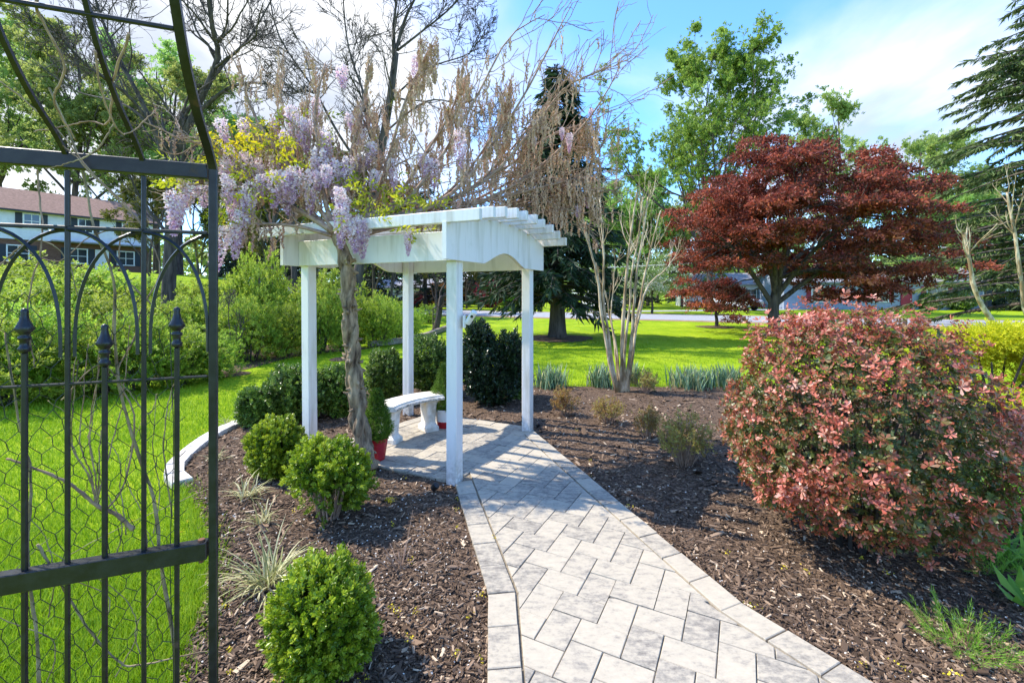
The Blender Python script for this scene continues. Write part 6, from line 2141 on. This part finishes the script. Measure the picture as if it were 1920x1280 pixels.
pd = lambda u_, v_, wd, vt: (G(u_, v_), wd * G(u_, v_)[1] / F, (v_ - vt) * G(u_, v_)[1] / F)
perennial(*pd(1058, 782, 52, 724), 'rusty brown leafless perennial nearest the right pergola post', 'perennial', 71, .12)
perennial(*pd(1140, 797, 56, 742), 'low brown and green perennial in front of the bare multi stemmed tree', 'perennial', 72, .45)
perennial(*pd(1213, 826, 44, 756), 'thin olive perennial beside the larger green one', 'perennial', 73, .35)
perennial(*pd(1282, 878, 104, 770), 'largest leafy olive perennial next to the barberry bush', 'perennial', 74, .52, 1.5)
perennial(*pd(1209, 740, 56, 690), 'leafy cream green perennial at the lawn edge beside the bare tree', 'perennial', 75, .85, 1.2)

# ---- strap leaved clumps -----------------------------------------------------------


def blades(n, L_, W_, bend, spread, q_, mseg=6, stiff=.5):
    """arching strap leaves from the origin, as one builder"""
    az = q_.uniform(0, 6.283, n)
    el = np.clip(q_.normal(spread, spread * .4, n), 0.02, 1.35)
    Ls = L_ * q_.uniform(.55, 1.1, n)
    s_ = np.linspace(0, 1, mseg)
    ang_ = el[:, None] + bend * q_.uniform(.4, 1.3, n)[:, None] * s_[None] ** 1.5
    st = Ls[:, None] / (mseg - 1)
    r_ = np.concatenate([np.zeros((n, 1)), np.cumsum(np.sin(ang_[:, :-1]) * st, 1)], 1)
    z_ = np.concatenate([np.zeros((n, 1)), np.cumsum(np.cos(ang_[:, :-1]) * st, 1)], 1)
    c, s2 = np.cos(az)[:, None], np.sin(az)[:, None]
    C = np.stack([r_ * c, r_ * s2, z_], -1)
    wv = W_ * np.interp(s_, [0, .25, .7, 1], [.6, 1, .8, .05])
    side = np.stack([-s2 + 0 * r_, c + 0 * r_, 0 * r_], -1) * wv[None, :, None] / 2
    V = np.stack([C - side, C + side], 2).reshape(-1, 3)
    b_ = (np.arange(n) * mseg * 2)[:, None]; i = np.arange(mseg - 1)[None] * 2
    Fq = np.stack([b_ + i, b_ + i + 1, b_ + i + 3, b_ + i + 2], -1).reshape(-1, 4)
    return V, Fq, np.repeat(q_.random(n), mseg * 2)


def strap_clump(name, label, cat, loc, n, L_, W_, bend, spread, mat, seed, rad=.05, group=None):
    q_ = np.random.default_rng(seed)
    V, Fq, rr = blades(n, L_, W_, bend, spread, q_)
    off = np.c_[q_.normal(size=(n, 2)) * rad, np.zeros(n)]
    g = MB(); g.add(V + np.repeat(off, len(V) // n, 0), Fq, rr)
    o = g.build(name, MAT[mat], loc=tuple(loc))
    return tag(o, label, cat, group)


for i, (u_, v_, wd, lab) in enumerate(((1032, 728, .13, 'blue green iris clump at the lawn edge by the right pergola post'), (1128, 726, .11, 'blue green iris clump just left of the bare multi stemmed tree'), (1185, 722, .06, 'small blue green iris clump behind the cream green perennial'),
                                       (1296, 728, .17, 'widest blue green iris clump, right of the bare multi stemmed tree'), (1362, 726, .12, 'blue green iris clump behind the barberry bush edge'))):
    strap_clump('iris_clump', lab, 'iris', G(u_, v_), int(190 * wd / .11), .43, .022, .65, .2, 'iris', 80 + i, wd)
for i, (u_, v_, n, L_, lab) in enumerate(((462, 938, 60, .26, 'pale striped grass tuft below the left boxwood'), (492, 986, 40, .20, 'thin straw coloured grass tuft in front of the middle boxwood'), (505, 1108, 130, .36, 'large cream striped grass clump beside the nearest boxwood'),
                                          (405, 868, 34, .2, 'small dry grass tuft by the kerb end behind the arch post'), (425, 800, 26, .2, 'dry leaf tuft at the kerb left of the shrubs'))):
    strap_clump('liriope', lab, 'grass clump', G(u_, v_) + np.array((0, 0, .01)), n, L_, .0085, 1.5, .75, 'liriope', 90 + i, .025)
strap_clump('daylily', 'bright green strap leaved plant at the right edge behind the barberry', 'daylily', (3.62, 3.25, 0), 130, .6, .028, 1.5, .55, 'fresh_green', 97, .13)
strap_clump('daylily', 'bright green strap leaved plant low at the right edge of the bed', 'daylily', (3.05, 2.72, 0), 60, .34, .02, 1.5, .7, 'fresh_green', 98, .07)


def fern(loc, rad, hh, label, seed, n=60):
    q_ = np.random.default_rng(seed)
    pr = sprig(26, .12, .035, .0028, .5, .95, seed, 0, .5)
    az = q_.uniform(0, 6.283, n); rr = np.sqrt(q_.random(n))
    P = np.c_[rad * rr * np.cos(az), rad * rr * np.sin(az), np.full(n, .0)]
    P[:, 2] = hh * q_.uniform(.1, .6, n)
    d_ = unit(np.c_[np.cos(az) * rr * .9, np.sin(az) * rr * .9, np.full(n, .8)] + q_.normal(size=(n, 3)) * .3)
    t = thing('feathery_plant', label, 'plant', loc)
    g = MB(); g.scatter(pr, P, rots(d_), q_.uniform(.6, 1.1, n), q_.random(n)); g.build('leaves', MAT['fresh_green'], t)
    g = MB(); b0 = P * np.array((.3, .3, 0)); s_ = np.linspace(0, 1, 4)[None, :, None]
    g.tubes(b0[:, None] + (P - b0)[:, None] * s_, np.full((n, 4), .0018), 3); g.build('stems', MAT['fresh_green'], t)


fern(G(1808, 1222), .14, .12, 'feathery light green plant alone in the mulch below the barberry', 101, 70)
fern(G(1862, 1078), .12, .16, 'feathery green plant under the right side of the barberry', 102, 46)
# broad leaved plant at the right edge
t = thing('broad_leaf_plant', 'small plant with broad oval green leaves at the right edge of the mulch', 'plant', G(1938, 1150))
for k in range(11):
    a = k * 2.4; L_ = .15 + .03 * (k % 3)
    V, f_, r_ = turn(leaf(L_, .07, base=.03, fold=.22, wid=.55, r=.3 + .05 * k), .75 + .05 * (k % 4), a)
    g = MB(); g.add(V, f_, r_); g.build('leaf', MAT['fresh_green'], t)
# dry stalks
t = thing('dry_stalks', 'cluster of thin dead reddish stalks in the mulch by the path', 'stalks', G(752, 1070))
g = MB()
q_ = np.random.default_rng(105)
for k in range(26):
    a = q_.normal(size=2) * .09; hh = q_.uniform(.06, .15)
    g.tubes(np.array([(a[0] * .25, a[1] * .25, 0), (a[0] * .6, a[1] * .6, hh * .6), (a[0], a[1], hh)])[None], np.array([[.0025, .002, .0012]]), 4)
g.tubes(np.array([(.0, 0, 0), (.03, .02, .15), (.06, .05, .34)])[None], np.array([[.003, .0022, .001]]), 4)
tag(g.build('stalks', MAT['twig_brown'], t), kind='stuff')
# golden shrub at the right edge: layered soft clumps
q_ = np.random.default_rng(110)
gloc = np.array((5.8, 5.45, 0.12))
t = thing('golden_shrub', 'bright golden yellow evergreen shrub at the right edge behind the barberry', 'shrub', gloc)
gsp = sprig(10, .08, .04, .010, .35, .9, 9)
g = MB()
for k in range(30):
    a = q_.uniform(0, 6.283); el = q_.uniform(-.1, 1.35)
    c_ = np.array((math.cos(a) * math.cos(el) * .62, math.sin(a) * math.cos(el) * .6, .42 + .62 * math.sin(el)))
    P, d, kq = shell_points(170, .28, .28, .10, q_, .3, 3)
    n = len(P)
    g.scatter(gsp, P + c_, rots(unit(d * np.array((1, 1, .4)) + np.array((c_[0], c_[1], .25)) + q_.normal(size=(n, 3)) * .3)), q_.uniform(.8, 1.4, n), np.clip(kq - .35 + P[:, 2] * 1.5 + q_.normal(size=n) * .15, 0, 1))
g.build('crown', MAT['gold'], t)
g = MB()
for k in range(12):
    a = k * .55; g.tubes(smooth_line([(0, 0, -.03), (.2 * math.cos(a), .2 * math.sin(a), .3), (.5 * math.cos(a), .5 * math.sin(a), .6 + .3 * (k % 3) / 2)], 7)[None], np.linspace(.025, .008, 7)[None], 5)
g.build('stems', MAT['bark_grey'], t)
